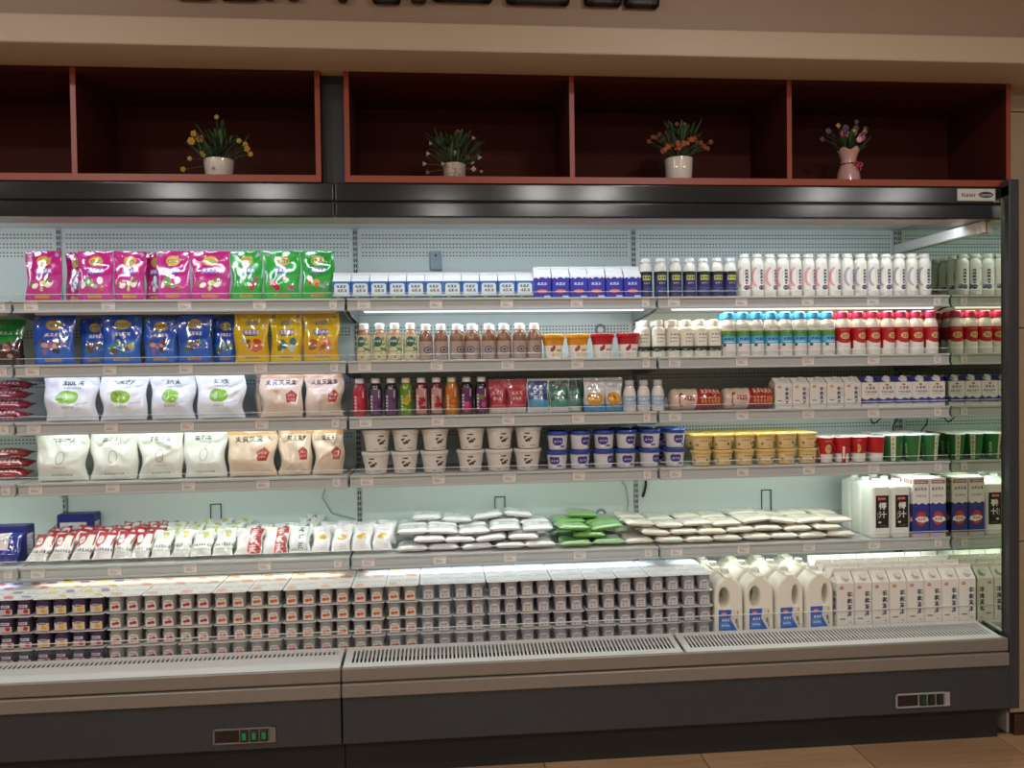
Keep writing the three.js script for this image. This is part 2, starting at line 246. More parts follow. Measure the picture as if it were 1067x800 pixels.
SY.forEach((yb, i) => BAYS.forEach(([a, b, where], k) => {
  const o = thing('case_shelf', `${SN[i]} wire-grey fridge shelf with clear front edge in the ${where}`, 'shelf');
  const zb = -0.718, zf = -0.345, yt = yb + 0.045;
  mesh('deck', span(a, b, yt - 0.016, yt, zb, zf), M.deck, o);
  mesh('price_rail', merge([rbox(a, b, yb, yt + 0.002, zf, zf + 0.008, 0.002, 1), rbox(a, b, yt - 0.006, yt + 0.003, zf, zf + 0.016, 0.002, 1), rbox(a, b, yb - 0.001, yb + 0.007, zf, zf + 0.016, 0.002, 1)]), M.rail, o);
  { const cr = mesh('clear_riser', span(a + 0.003, b - 0.003, yt + 0.003, yt + 0.025, zf + 0.001, zf + 0.0035), M.clear, o, 'clear plastic front edge'); mesh('riser_edge_glint', rbox(a + 0.003, b - 0.003, yt + 0.025, yt + 0.0268, zf + 0.0005, zf + 0.004, 0.0005, 1), M.edgeGlint, cr); }  // thin pale strip paints the bright edge light along the riser top
  for (const x of [a + 0.004, b - 0.004]) {
    const s = new THREE.Shape([[zb, yt - 0.016], [zf, yt - 0.016], [zf, yb + 0.004], [zf - 0.08, yb - 0.012], [zb, yb - 0.03]].map((p) => new THREE.Vector2(-p[0], p[1])));
    mesh('bracket', new THREE.ExtrudeGeometry(s, { depth: 0.003, bevelEnabled: false }).rotateY(Math.PI / 2).translate(x - 0.0015, 0, 0), M.bracket, o);
  }
  for (let q = 0; q < 5; q++) {
    const x = a + 0.065 + q * 0.283, h = q === 4 ? 0.03 : 0.05; if (x + h > b) continue;
    const hd = mesh('label_holder', rbox(x - h / 2, x + h / 2, yb + 0.007, yt - 0.005, zf + 0.008, zf + 0.0125, 0.0015, 1), M.holder, o);
    mesh('price_label', new THREE.PlaneGeometry(h - 0.008, 0.026).translate(x, yb + 0.0235, zf + 0.0131), tagMat, hd);
  }
  led(o, (a + b) / 2 + 0.01, yb + (i ? 0.012 : 0.001), -0.375, 1.14, LCOL[i][k], LIGHTS[i][k], 0.35);
}));
// clear guards in front of the lowest deck
[[-4.99, -3.76], [-3.745, -2.51], [-2.49, -1.26], [-1.245, -0.012]].forEach(([a, b], k) => {
  const o = new THREE.Group(); o.name = numbered('clear_guard'); scene.add(o); mesh('pane', span(a, b, 0.4125, 0.496, -0.1685, -0.166), M.clear, o); mesh('pane_edge_glint', rbox(a, b, 0.496, 0.4986, -0.1692, -0.1655, 0.0005, 1), M.edgeGlint, o);  // pane topped by a pale strip, its edge highlight put into colour
  o.userData = { label: 'clear acrylic guard along the lowest deck, ' + ord(k) + ' from the left', category: 'guard', group: 'clear guards of the lowest deck' };
});
// small fittings on the back wall
[[-3.12, 0.815, 0.902], [-1.876, 0.775, 0.9], [-0.636, 0.784, 0.897]].forEach(([x, y0, y1], k) => {
  const o = thing('wire_frame', `thin dark rectangular wire frame on the back wall, ${ord(k)} from the left`, 'hook', [x, 0, -0.719], 'wire frames on the back wall');
  const w = 0.024; mesh('wire', merge([rbox(-w, -w + 0.004, y0, y1, -0.002, 0.003, 0.001, 1), rbox(w - 0.004, w, y0, y1, -0.002, 0.003, 0.001, 1), rbox(-w, w, y1 - 0.004, y1, -0.002, 0.003, 0.001, 1), rbox(-w, w, y0, y0 + 0.004, -0.002, 0.003, 0.001, 1)]), M.wire, o);
});
[[-1.416, 0.808, 'white cable ring on the back wall above the green sachets'], [-1.278, 1.646, 'white cable ring on the back wall above the red lidded cups']].forEach(([x, y, label]) => {
  const o = thing('cable_ring', label, 'cable fitting', [x - (y > 1 ? 0.13 : 0), y, -0.716]); mesh('ring', new THREE.TorusGeometry(0.019, 0.006, 8, 20), std(0x7f8886, 0.4), o); mesh('plug', new THREE.CylinderGeometry(0.013, 0.013, 0.006, 16).rotateX(Math.PI / 2), M.white, o);
});
{ const o = thing('sensor_box', 'grey sensor box high on the back wall behind the small white cartons', 'sensor', [-2.147, 1.915, -0.722]); mesh('housing', rbox(-0.026, 0.026, 0, 0.085, 0, 0.02, 0.006), std(0x93a3ad, 0.4), o); mesh('screw', new THREE.CylinderGeometry(0.005, 0.005, 0.004, 10).rotateX(Math.PI / 2).translate(0, 0.064, 0.021), M.dark, o); }
[[[-3.79, 0.99], [-3.74, 0.93], [-3.75, 0.86], [-3.82, 0.8], 'at the far left'], [[-2.63, 1.0], [-2.66, 0.92], [-2.62, 0.85], [-2.52, 0.82], 'left of the middle upright'], [[-1.35, 1.0], [-1.3, 0.93], [-1.29, 0.86], [-1.3, 0.8], 'above the green sachets']].forEach((c) => {
  const o = mesh(numbered('lamp_cable'), tube(c.slice(0, 4).map((p) => [p[0], p[1], -0.71]), 0.0035, 30, 6), std(0x97a5a3, 0.5), scene); o.userData = { label: 'grey lamp cable hanging on the back wall ' + c[4], category: 'cable' };
});
{ const o = mesh('cable_tie', tube([[-1.215, 0.985, -0.70], [-1.208, 0.94, -0.705], [-1.214, 0.905, -0.71], [-1.222, 0.88, -0.712]], 0.006, 16, 6), M.black, scene); o.userData = { label: 'black twisted cable end hanging beside the upright over the cream sachets', category: 'cable' }; }
{ const o = mesh(numbered('lamp_cable'), merge([tube([[-0.2, 1.235, -0.6], [-0.17, 1.2, -0.62], [-0.13, 1.235, -0.6]], 0.003, 16, 6), tube([[-0.06, 1.236, -0.6], [-0.07, 1.19, -0.63], [-0.055, 1.15, -0.66]], 0.003, 16, 6)]), M.black, scene); o.userData = { label: 'black lamp cables looping below the third shelf over the green cups', category: 'cable' }; }
//@@PRODUCTS
// ---------------------------------------------------------------- product shapes
const ridge = (x) => 1 - Math.abs(Math.sin(x));
function bagGeo(w, h, d, { nx = 20, ny = 22, seed = 1, seal = 0.09, stand = true, wr = 0.0035, slim = 0.05, full = 0.8, crease = 6, ex = 3.2, ep = 0.7 } = {}) {
  const r = rng(seed), a = r() * 6, b = r() * 6, c = r() * 6, pos = [], uv = [], idx = [];
  const cr = []; for (let i = 0; i < crease; i++) { const t = r() * 3.14; cr.push([0.15 + r() * 0.7, 0.12 + r() * 0.75, Math.cos(t), Math.sin(t), 0.12 + r() * 0.22, (r() - 0.35) * 2.4]); }
  const sm = (x) => { x = Math.min(1, Math.max(0, x)); return x * x * (3 - 2 * x); };
  const prof = (v) => stand ? (0.42 + 0.58 * sm(v / 0.3)) * (1 - Math.pow(sm((v - 0.25) / (0.75 - seal)), 1)) : Math.pow(Math.max(0, sm(v / (seal + 0.16)) * sm((1 - v) / (seal + 0.16))), full);
  for (const side of [1, -1]) for (let j = 0; j <= ny; j++) for (let i = 0; i <= nx; i++) {
    const u = i / nx, v = j / ny, e = Math.pow(Math.max(0, 1 - Math.pow(Math.abs(2 * u - 1), ex)), ep), p = prof(v);
    const inner = Math.min(1, 5 * u, 5 * (1 - u), 4 * (1 - v) + 0.1);
    let n = (ridge(u * 4.4 + v * 2.7 + a) * ridge(v * 3.1 - u * 1.9 + b) - 0.35) * 2.2 + 0.7 * Math.sin(u * 9 + v * 7 * side + c) * Math.sin(v * 8 - u * 4 + b);
    for (const [cu, cv, dx, dy, len, amp] of cr) { const al = (u - cu) * dx + (v - cv) * dy, ac = -(u - cu) * dy + (v - cv) * dx; n += amp * Math.exp(-(ac * ac) / 0.0022 - (al * al) / (len * len)); }
    n *= wr * inner;
    const bend = 0.004 * Math.sin(u * 5 + a) * v * v;
    pos.push((u - 0.5) * w * (1 - slim * p) + wr * 0.9 * Math.sin(v * 8 + a) * Math.abs(2 * u - 1), v * h, bend + side * (d / 2 * e * p + 0.0006) + side * n);
    uv.push(side > 0 ? u : 1 - u, v);
  }
  const N = (nx + 1) * (ny + 1);
  for (let j = 0; j < ny; j++) for (let i = 0; i < nx; i++) { const k = j * (nx + 1) + i; idx.push(k, k + 1, k + nx + 2, k, k + nx + 2, k + nx + 1); const q = k + N; idx.push(q, q + nx + 2, q + 1, q, q + nx + 1, q + nx + 2); }
  for (let i = 0; i < nx; i++) { idx.push(i, N + i, i + 1, i + 1, N + i, N + i + 1); const t = ny * (nx + 1) + i; idx.push(t, t + 1, N + t, t + 1, N + t + 1, N + t); }
  for (let j = 0; j < ny; j++) { const l = j * (nx + 1), q = l + nx; idx.push(l, l + nx + 1, N + l, l + nx + 1, N + l + nx + 1, N + l); idx.push(q, N + q, q + nx + 1, q + nx + 1, N + q, N + q + nx + 1); }
  const g = new THREE.BufferGeometry(); g.setAttribute('position', new THREE.Float32BufferAttribute(pos, 3)); g.setAttribute('uv', new THREE.Float32BufferAttribute(uv, 2)); g.setIndex(idx); g.computeVertexNormals(); return g;
}
// carton body with chamfered upright edges; every wide face carries the print
function cartonBody(w, h, d, c = 0.003) {
  const a = w / 2, b = d / 2, P = [[-a + c, b], [a - c, b], [a, b - c], [a, -b + c], [a - c, -b], [-a + c, -b], [-a, -b + c], [-a, b - c]];
  const U = [[0.02, 0.98], [0.98, 1], [0, 1], [0, 0.02], [0.02, 0.98], [0.98, 1], [0, 1], [0, 0.02]], pos = [], uv = [];
  const q = (p, r, y0, y1, u) => { pos.push(p[0], y0, p[1], r[0], y0, r[1], r[0], y1, r[1], p[0], y0, p[1], r[0], y1, r[1], p[0], y1, p[1]); uv.push(u[0], 0, u[1], 0, u[1], 1, u[0], 0, u[1], 1, u[0], 1); };
  for (let i = 0; i < 8; i++) q(P[i], P[(i + 1) % 8], 0, h, U[i]);
  for (const [y, s] of [[0, 1], [h, -1]]) for (let i = 1; i < 7; i++) { const t = s > 0 ? [P[0], P[i + 1], P[i]] : [P[0], P[i], P[i + 1]]; for (const p of t) { pos.push(p[0], y, p[1]); uv.push(0.5, s > 0 ? 0.01 : 0.99); } }
  const g = new THREE.BufferGeometry(); g.setAttribute('position', new THREE.Float32BufferAttribute(pos, 3)); g.setAttribute('uv', new THREE.Float32BufferAttribute(uv, 2)); g.computeVertexNormals(); return g;
}
function gableRoof(w, h, d, rh, fin) {
  const a = w / 2 - 0.001, b = d / 2 - 0.001, y = h + rh, pos = [], i = 0.012, e = 0.002;
  const tri = (...p) => p.forEach((v) => pos.push(...v)), quad = (A, B, C, Dd) => { tri(A, B, C); tri(A, C, Dd); };
  quad([-a, h, b], [a, h, b], [a, y, e], [-a, y, e]); quad([a, h, -b], [-a, h, -b], [-a, y, -e], [a, y, -e]);
  tri([a, h, b], [a - i, y - 0.002, 0], [a, y, e]); tri([a, h, b], [a, h, -b], [a - i, y - 0.002, 0]); tri([a, h, -b], [a, y, -e], [a - i, y - 0.002, 0]);
  tri([-a, h, b], [-a, y, e], [-a + i, y - 0.002, 0]); tri([-a, h, -b], [-a, h, b], [-a + i, y - 0.002, 0]); tri([-a, h, -b], [-a + i, y - 0.002, 0], [-a, y, -e]);
  const g = new THREE.BufferGeometry(); g.setAttribute('position', new THREE.Float32BufferAttribute(pos, 3)); g.setAttribute('uv', new THREE.Float32BufferAttribute(new Float32Array(pos.length / 3 * 2), 2)); g.computeVertexNormals();
  return merge([g, box(w - 0.002, fin, 0.004, 0, y + fin / 2, 0)]);
}
function carton(name, w, h, d, map, roofMat, { rh = 0.03, fin = 0.014, cap, capUp = 0 } = {}) {
  const p = proto(name); mesh('body', cartonBody(w, h, d), printed(map, 0.35, { clearcoat: 0.3 }), p); mesh('gable_top', gableRoof(w, h, d, rh, fin), roofMat, p);
  if (cap) { const t = Math.atan2(rh, d / 2), c = mesh('screw_cap', merge([cyl(0.0145, 0.0135, 0.012, 16), cyl(0.018, 0.017, 0.003, 16)]), cap, p); c.position.set(0.004, h + rh * 0.5, d / 4); c.rotation.x = t; }
  return p;
}
function bottle(name, profile, bodyMat, labelPts, labelMat, capY, capR, capH, capMat, n = 20) {
  const p = proto(name); mesh('body', lathe(profile, n), bodyMat, p); if (labelPts) mesh('label_sleeve', lathe(labelPts, n), labelMat, p);
  mesh('cap', lathe([[0, capY], [capR, capY], [capR * 1.02, capY + 0.002], [capR, capY + capH * 0.85], [capR * 0.9, capY + capH], [0, capY + capH]], 18), capMat, p); return p;
}
function tub(name, r0, r1, h, map, lidMat, lidH = 0.012, oh = 0.004) {
  const p = proto(name), n = 24;
  mesh('cup', lathe([[0, 0.001], [r0 * 0.94, 0.001], [r0, 0.004], [r0 + (r1 - r0) * 0.5, h * 0.5], [r1, h - lidH]], n), printed(map, 0.35, { clearcoat: 0.2 }), p);
  mesh('lid', lathe([[r1 * 0.98, h - lidH], [r1 + oh * 0.9, h - lidH], [r1 + oh, h - 0.003], [r1 + oh * 0.3, h], [r1 - 0.004, h], [r1 - 0.006, h - 0.003], [0, h - 0.003]], n), lidMat, p); return p;
}
const gloss = { roughness: 0.18, clearcoat: 1, clearcoatRoughness: 0.07 };
const film = (map, extra = {}) => new THREE.MeshPhysicalMaterial({ map, ...gloss, ...extra });
const B = [1.757, 1.512, 1.291, 1.058, 0.736, 0.4125], SH = ['top shelf', 'second shelf', 'third shelf', 'fourth shelf', 'fifth shelf', 'lowest deck'];
const inRow = (desc, i, s, ref = 'from the left') => `${ord(i)} ${desc} ${ref} on the ${SH[s]}`;
// bags listed as [x0, x1, depth behind the front, height]
function bagRow(name, list, s, h, d, maps, desc, group, cat = 'snack bag', opt = {}) {
  list.forEach(([a, b, back = 0, hh = h], i) => {
    const p = proto(name); mesh('pouch', bagGeo(b - a - 0.003, hh, d, { seed: 31 * s + i * 7 + name.length, ...opt }), maps[i % maps.length], p);
    put(p, [(a + b) / 2, B[s] + 0.0005, -0.405 - back], inRow(desc, i, s), cat, group, 0, opt.lean ?? -0.05);
  });
}
// ---- printed foil for the candy bags: badge, word mark and a heap of sweets (no figures)
const sweets = (g, w, h, r, cols, y0) => { for (let i = 0; i < 9; i++) ell(g, cols[i % cols.length], w * (0.2 + r() * 0.6), h * (y0 + r() * 0.2), w * (0.05 + r() * 0.07), w * (0.04 + r() * 0.06), r() * 3); };
function candy(bg, light, badge, word, cols, seed) {
  return film(tex(256, 340, (g, w, h) => {
    const r = rng(seed); fill(g, bg, 0, 0, w, h); g.globalAlpha = 0.5; poly(g, light, [[0, h * 0.62], [w, h * 0.46], [w, h * 0.93], [0, h * 0.93]]); g.globalAlpha = 1;
    ell(g, badge, w * 0.5, h * 0.2, w * 0.2, h * 0.1); fill(g, '#5f7a4a', w * 0.34, h * 0.175, w * 0.32, h * 0.06); row(g, '#e9efe4', w * 0.37, h * 0.183, 17, 4, seed);
    g.fillStyle = word; g.beginPath(); g.roundRect(w * 0.27, h * 0.34, w * 0.46, h * 0.11, 12); g.fill(); row(g, '#f2f0fa', w * 0.31, h * 0.355, 26, 4, seed + 5, 0.16); fill(g, '#3c3f7c', w * 0.33, h * 0.455, w * 0.34, h * 0.018);
    sweets(g, w, h, r, cols, 0.56); fill(g, badge, w * 0.3, h * 0.88, w * 0.42, h * 0.05); row(g, '#6b5b3a', w * 0.33, h * 0.885, 14, 7, seed + 9); ell(g, '#8f8a9c', w * 0.12, h * 0.07, 16, 14);
  }));
}
const pinkM = [candy('#b3176f', '#c9549c', '#d9a52e', '#8a6cc0', ['#e8e2c4', '#bfd07a', '#7d6a3c', '#d9d7d2', '#a7502c'], 1), candy('#ae1468', '#c4468f', '#d3a036', '#7d62b8', ['#4f7f8c', '#e2dfe6', '#8a5a3a', '#c9d8e8'], 2), candy('#b51a75', '#cc5fa2', '#d9a52e', '#8569bd', ['#59a050', '#e6e8dd', '#a76e3c', '#7fb56a'], 3)];
const greenM = [candy('#1c9630', '#56ac52', '#c99a3c', '#6a78a8', ['#c9d6d2', '#b5404f', '#7f6a5e', '#e1dfd8'], 4), candy('#1e9a33', '#5bb055', '#c7963a', '#5d6da2', ['#b81f3c', '#d9788c', '#8c8390', '#c43a4e'], 5), candy('#1b9430', '#57ab50', '#cf9f3e', '#6170a4', ['#b0522a', '#c96a40', '#8c8390', '#d98b60'], 6)];
const blueM = [candy('#2055c4', '#4a8ada', '#c9a63c', '#4560b4', ['#c45f72', '#6d4f36', '#d9a9a0', '#3c3a3c'], 7), candy('#1f52be', '#4684d6', '#c39b35', '#5a6fbd', ['#b9524e', '#3a7f5e', '#6d4f36'], 8), candy('#2158c8', '#4d90de', '#c9a63c', '#4a64b8', ['#4f9a68', '#e0e2d9', '#7a5a3c', '#a9b85a'], 9)];
const yellowM = [candy('#e2c312', '#e0a52a', '#d0b45a', '#8c86b4', ['#c2452f', '#d96a4e', '#7d5f35', '#c9b59a'], 10), candy('#e4c814', '#dfae2c', '#d0b45a', '#8c86b4', ['#3f7f8c', '#b9d8dc', '#7d6a3a', '#557f86'], 11), candy('#dfbd18', '#e29a2e', '#d0b45a', '#8c86b4', ['#d05a35', '#e0805a', '#8a6a40', '#c98f6a'], 12)];
bagRow('candy_bag', [[-3.735, -3.597], [-3.607, -3.532, 0.05], [-3.539, -3.403], [-3.406, -3.283, 0.004], [-3.305, -3.22, 0.05], [-3.243, -3.112], [-3.112, -2.957]], 0, 0.2, 0.05, pinkM, 'magenta foil candy bag', 'magenta candy bags');
bagRow('candy_bag', [[-2.958, -2.83], [-2.83, -2.684], [-2.684, -2.549]], 0, 0.2, 0.05, greenM, 'green foil candy bag', 'green candy bags');
bagRow('candy_bag', [[-3.712, -3.555], [-3.556, -3.44, 0.045, 0.184], [-3.453, -3.303], [-3.301, -3.168, 0.01, 0.185], [-3.168, -3.032], [-3.045, -2.945, 0.045, 0.186]], 1, 0.194, 0.05, blueM, 'blue foil candy bag', 'blue candy bags');
bagRow('candy_bag', [[-2.95, -2.812], [-2.809, -2.681], [-2.681, -2.535]], 1, 0.198, 0.05, yellowM, 'yellow foil candy bag', 'yellow candy bags');
{ // green and brown bag at the picture's edge
  const m = film(tex(256, 300, (g, w, h) => { fill(g, '#3a2420', 0, 0, w, h); poly(g, '#1f8a3c', [[0, 0], [w, 0], [w, h * 0.42], [w * 0.5, h * 0.55], [0, h * 0.5]]); poly(g, '#cfe6d6', [[0, h * 0.2], [w * 0.4, h * 0.3], [0, h * 0.45]]); sweets(g, w, h, rng(3), ['#7a3f30', '#a0604c', '#c98f80', '#5a2f28'], 0.6); row(g, '#e6efe9', w * 0.1, h * 0.26, 26, 6, 8); }));
  bagRow('snack_bag', [[-3.94, -3.772, 0.06]], 1, 0.185, 0.06, [m], 'green and brown snack bag', 'dark snack bags');
}
// ---- frozen bun style bags on the third and fourth shelves
const softFilm = { roughness: 0.3, clearcoat: 0.6, clearcoatRoughness: 0.2 };
const appleM = film(tex(320, 320, (g, w, h) => { fill(g, '#dfe1e3', 0, 0, w, h); row(g, '#34383e', w * 0.33, h * 0.07, 42, 3, 21, 0.1); row(g, '#44484e', w * 0.36, h * 0.22, 15, 7, 29); ell(g, '#7aa824', w * 0.42, h * 0.45, w * 0.16, h * 0.15); ell(g, '#87b52f', w * 0.53, h * 0.47, w * 0.14, h * 0.14); line(g, '#d9e8b4', 4, [[w * 0.4, h * 0.36], [w * 0.46, h * 0.5], [w * 0.4, h * 0.54]]); line(g, '#8b9096', 4, [[w * 0.66, h * 0.63], [w * 0.88, h * 0.58]]); row(g, '#7ea854', w * 0.38, h * 0.66, 18, 4, 33); fill(g, '#c7cbce', 0, h * 0.9, w, h * 0.03); }), softFilm);
const ovalM = film(tex(320, 320, (g, w, h) => { fill(g, '#dfe2da', 0, 0, w, h); row(g, '#4c534d', w * 0.34, h * 0.08, 40, 3, 41, 0.1); row(g, '#6a716b', w * 0.38, h * 0.2, 14, 6, 47); g.strokeStyle = '#9aa096'; g.lineWidth = 6; g.beginPath(); g.ellipse(w * 0.5, h * 0.5, w * 0.09, h * 0.13, 0, 0, 7); g.stroke(); row(g, '#a5aaa0', w * 0.38, h * 0.68, 14, 6, 50); row(g, '#74796f', w * 0.32, h * 0.84, 16, 8, 55); }), softFilm);
const bunM = film(tex(320, 320, (g, w, h) => { fill(g, '#d9c3ad', 0, 0, w, h); fill(g, '#cf9f72', 0, 0, w, h * 0.09); row(g, '#37302a', w * 0.14, h * 0.12, 44, 4, 61, 0.13); poly(g, '#a8342f', [[w * 0.62, h * 0.47], [w * 0.76, h * 0.36], [w * 0.9, h * 0.47], [w * 0.86, h * 0.66], [w * 0.66, h * 0.66]]); row(g, '#e5c9bd', w * 0.66, h * 0.46, 18, 3, 66); row(g, '#e5c9bd', w * 0.68, h * 0.55, 16, 3, 70); row(g, '#8b8078', w * 0.68, h * 0.87, 13, 6, 73); }), softFilm);
bagRow('bread_bag', [[-3.683, -3.475, 0.01], [-3.468, -3.283], [-3.279, -3.102, 0.006], [-3.101, -2.907]], 2, 0.172, 0.075, [appleM], 'white bread bag with a green apple print', 'bread bags with apple print', 'bread bag', { slim: 0.09, wr: 0.006, crease: 9 });
bagRow('bread_bag', [[-2.892, -2.812, 0.085], [-2.855, -2.681], [-2.679, -2.522]], 2, 0.172, 0.075, [bunM], 'beige bread bag with a red house badge', 'beige bread bags of the third shelf', 'bread bag', { slim: 0.09, wr: 0.006, crease: 9 });
bagRow('bread_bag', [[-3.713, -3.513], [-3.513, -3.324, 0.006], [-3.325, -3.15], [-3.158, -2.986, 0.006]], 3, 0.182, 0.075, [ovalM], 'white bread bag with an oval outline', 'bread bags with oval outline', 'bread bag', { slim: 0.09, wr: 0.006, crease: 9 });
bagRow('bread_bag', [[-2.985, -2.79], [-2.789, -2.651, 0.008], [-2.65, -2.522]], 3, 0.182, 0.07, [bunM], 'beige bread bag with a red house badge', 'beige bread bags of the fourth shelf', 'bread bag', { slim: 0.09, wr: 0.006, crease: 9 });
{ // red sausage packs in the far left bay
  const m = film(tex(256, 96, (g, w, h) => { fill(g, '#8c1f2e', 0, 0, w, h); fill(g, '#a93a44', 0, h * 0.2, w, h * 0.2); poly(g, '#3f7a3c', [[0, h * 0.45], [w * 0.35, h * 0.4], [w * 0.5, h * 0.6], [0, h * 0.7]]); row(g, '#e6cfc4', w * 0.1, h * 0.72, 20, 8, 5); }));
  for (const [s, n] of [[2, 4], [3, 3]]) for (let k = 0; k < n; k++) {
    const p = proto('sausage_pack'); mesh('wrapper', bagGeo(0.2, 0.055, 0.036, { stand: false, seed: 5 + k + s, seal: 0.05, nx: 16, ny: 8, wr: 0.002 }).translate(0, -0.0275, 0), m, p);
    put(p, [-3.868 + (k % 2) * 0.01, B[s] + 0.026 + k * 0.039, -0.49 - k * 0.006], `${ord(k)} red sausage pack from below in the far left stack on the ${SH[s]}`, 'sausage pack', 'red sausage packs', 0, -1.45);
  }
}
// ---- cartons of the top shelf
{
  const m = tex(192, 192, (g, w, h) => { fill(g, '#2f64ac', 0, 0, w, h); g.fillStyle = '#d3dcdc'; g.beginPath(); g.roundRect(w * 0.08, h * 0.12, w * 0.84, h * 0.62, 26); g.fill(); row(g, '#2e3a44', w * 0.2, h * 0.2, 34, 3, 81, 0.15); row(g, '#2e3a44', w * 0.24, h * 0.42, 34, 3, 85, 0.15); fill(g, '#cdd6d3', 0, h * 0.7, w, h * 0.12); fill(g, '#2f4a3c', 0, h * 0.84, w, h * 0.16); ell(g, '#6f9a5c', w * 0.3, h * 0.86, 22, 12); });
  const p = carton('milk_carton', 0.0715, 0.072, 0.065, m, std(0xdfe3e2, 0.4), { rh: 0.026, fin: 0.011 });
  const xs = [-2.518, -2.445, -2.372, -2.299, -2.226, -2.153, -2.08, -2.007, -1.934, -1.861, -1.788];
  xs.forEach((x, i) => put(p, [x, B[0], -0.392], inRow('small white carton with blue corners', i, 0), 'carton', 'small white cartons'));
  const m2 = tex(192, 256, (g, w, h) => { fill(g, '#2a2a9c', 0, 0, w, h); poly(g, '#e3e5e6', [[0, 0], [w, 0], [w, 16], [w * 0.92, 26], [w * 0.84, 12], [w * 0.7, 30], [w * 0.55, 14], [w * 0.4, 14], [w * 0.28, 34], [w * 0.14, 16], [0, 30]]); row(g, '#d5dcf2', w * 0.2, h * 0.28, 36, 3, 91, 0.13); ell(g, '#d65a3c', w * 0.5, h * 0.68, w * 0.28, h * 0.09); fill(g, '#e8b89c', w * 0.2, h * 0.66, w * 0.6, h * 0.04); fill(g, '#c9cfe6', w * 0.6, h * 0.88, w * 0.36, h * 0.12); });
  const q = carton('milk_carton', 0.0725, 0.09, 0.07, m2, std(0xe1e3e3, 0.4), { rh: 0.03, fin: 0.012 });
  [-1.716, -1.642, -1.568, -1.494, -1.42, -1.346].forEach((x, i) => put(q, [x, B[0], -0.392], inRow('blue carton with white gable top', i, 0), 'carton', 'blue cartons of the top shelf', (i % 3 - 1) * 0.03));
}
// ---- bottles of the top shelf
const milkBody = (c, r = 0.32) => phys(c, r, { clearcoat: 0.3 });
{
  const P = [[0, 0], [0.023, 0], [0.0268, 0.004], [0.0268, 0.108], [0.0258, 0.122], [0.0225, 0.134], [0.0185, 0.14], [0.0185, 0.147], [0, 0.147]];
  const m = tex(512, 256, (g, w, h) => { fill(g, '#2a2857', 0, 0, w, h); const r = rng(12); poly(g, '#1c1c2c', [[0, 0], [w, 0], [w, 30], [w * 0.7, 44], [w * 0.5, 24], [w * 0.3, 48], [0, 30]]); for (let i = 0; i < 26; i++) line(g, ['#4c4a86', '#5b6aa8', '#39376c'][i % 3], 3, [[r() * w, 90 + r() * 150], [r() * w, 90 + r() * 150]]); for (const k of [0.5, 0]) { fill(g, '#b6bd46', w * k + (k ? -56 : 0), 40, 112, 48); row(g, '#26260f', w * k - 50, 46, 32, 3, 7, 0.16); row(g, '#c6cada', w * k - 40, 110, 18, 4, 9); } });
  const p = bottle('yogurt_bottle', P, milkBody(0xdedad0), [[0.0274, 0.005], [0.0274, 0.106], [0.0272, 0.108]], printed(m, 0.4), 0.147, 0.0195, 0.016, M.capWhite);
  const xs = [-1.282, -1.221, -1.16, -1.1, -1.041, -0.983, -0.926];
  xs.forEach((x, i) => { put(p, [x, B[0], -0.383 - (i ? 0 : 0.01)], inRow('navy labelled yogurt bottle', i, 0), 'bottle', 'navy labelled bottles'); });
  const Y = (c1, c2) => tex(512, 512, (g, w, h) => { fill(g, '#e2ded2', 0, 0, w, h); g.strokeStyle = c1; g.lineWidth = 34; g.beginPath(); g.ellipse(w * 0.44, h * 0.42, 58, 150, 0, 1.6, 4.7); g.stroke(); column(g, '#26284e', w * 0.52, h * 0.16, 50, 4, 19, 0.2); ell(g, '#26284e', w * 0.565, h * 0.63, 16); ell(g, '#2c2a58', w * 0.56, h * 0.78, 34, 40); row(g, '#dfe0ee', w * 0.51, h * 0.75, 24, 2, 3); ell(g, c2, w * 0.66, h * 0.76, 34, 40); ell(g, c1, w * 0.69, h * 0.72, 18, 24); line(g, '#8b8c9a', 3, [[w * 0.48, h * 0.2], [w * 0.48, h * 0.6]]); });
  const PY = [[0, 0], [0.022, 0], [0.026, 0.004], [0.0265, 0.02], [0.0265, 0.136], [0.0245, 0.15], [0.0195, 0.157], [0.0195, 0.164], [0, 0.164]];
  const sl = [[0.0271, 0.012], [0.0271, 0.132], [0.0268, 0.136]];
  const pk = bottle('yogurt_bottle', PY, milkBody(0xe3e0d2), sl, printed(Y('#d79aa0', '#b4586e'), 0.4), 0.164, 0.0205, 0.016, std(0xdcdacb, 0.4));
  const gy = bottle('yogurt_bottle', PY, milkBody(0xe3e0d2), sl, printed(Y('#a6a3b4', '#5c5a86'), 0.4), 0.164, 0.0205, 0.016, std(0xdcdacb, 0.4));
  const xs2 = [-0.866, -0.809, -0.755, -0.699, -0.645, -0.588, -0.532, -0.475, -0.418, -0.361, -0.305, -0.248, -0.19, -0.133, -0.075];
  xs2.forEach((x, i) => {
    const a = i < 8, q = a ? pk : gy, d = a ? 'white yogurt bottle with pink ring print' : 'white yogurt bottle with grey ring print', n = a ? i : i - 8;
    const turn = ((i * 37) % 11 - 5) * 0.07;
    put(q, [x, B[0], -0.383], inRow(d, n, 0), 'bottle', a ? 'pink printed yogurt bottles' : 'grey printed yogurt bottles', turn);
    if (i > 11) for (const k of [1, 2, 3]) put(q, [x, B[0], -0.383 - 0.057 * k], `${d} in row ${ord(k)} behind the ${ord(n)} front one`.replace('in row first', 'directly').replace('in row second', 'two rows').replace('in row third', 'three rows'), 'bottle', 'grey printed yogurt bottles', turn * 0.7);
  });
}
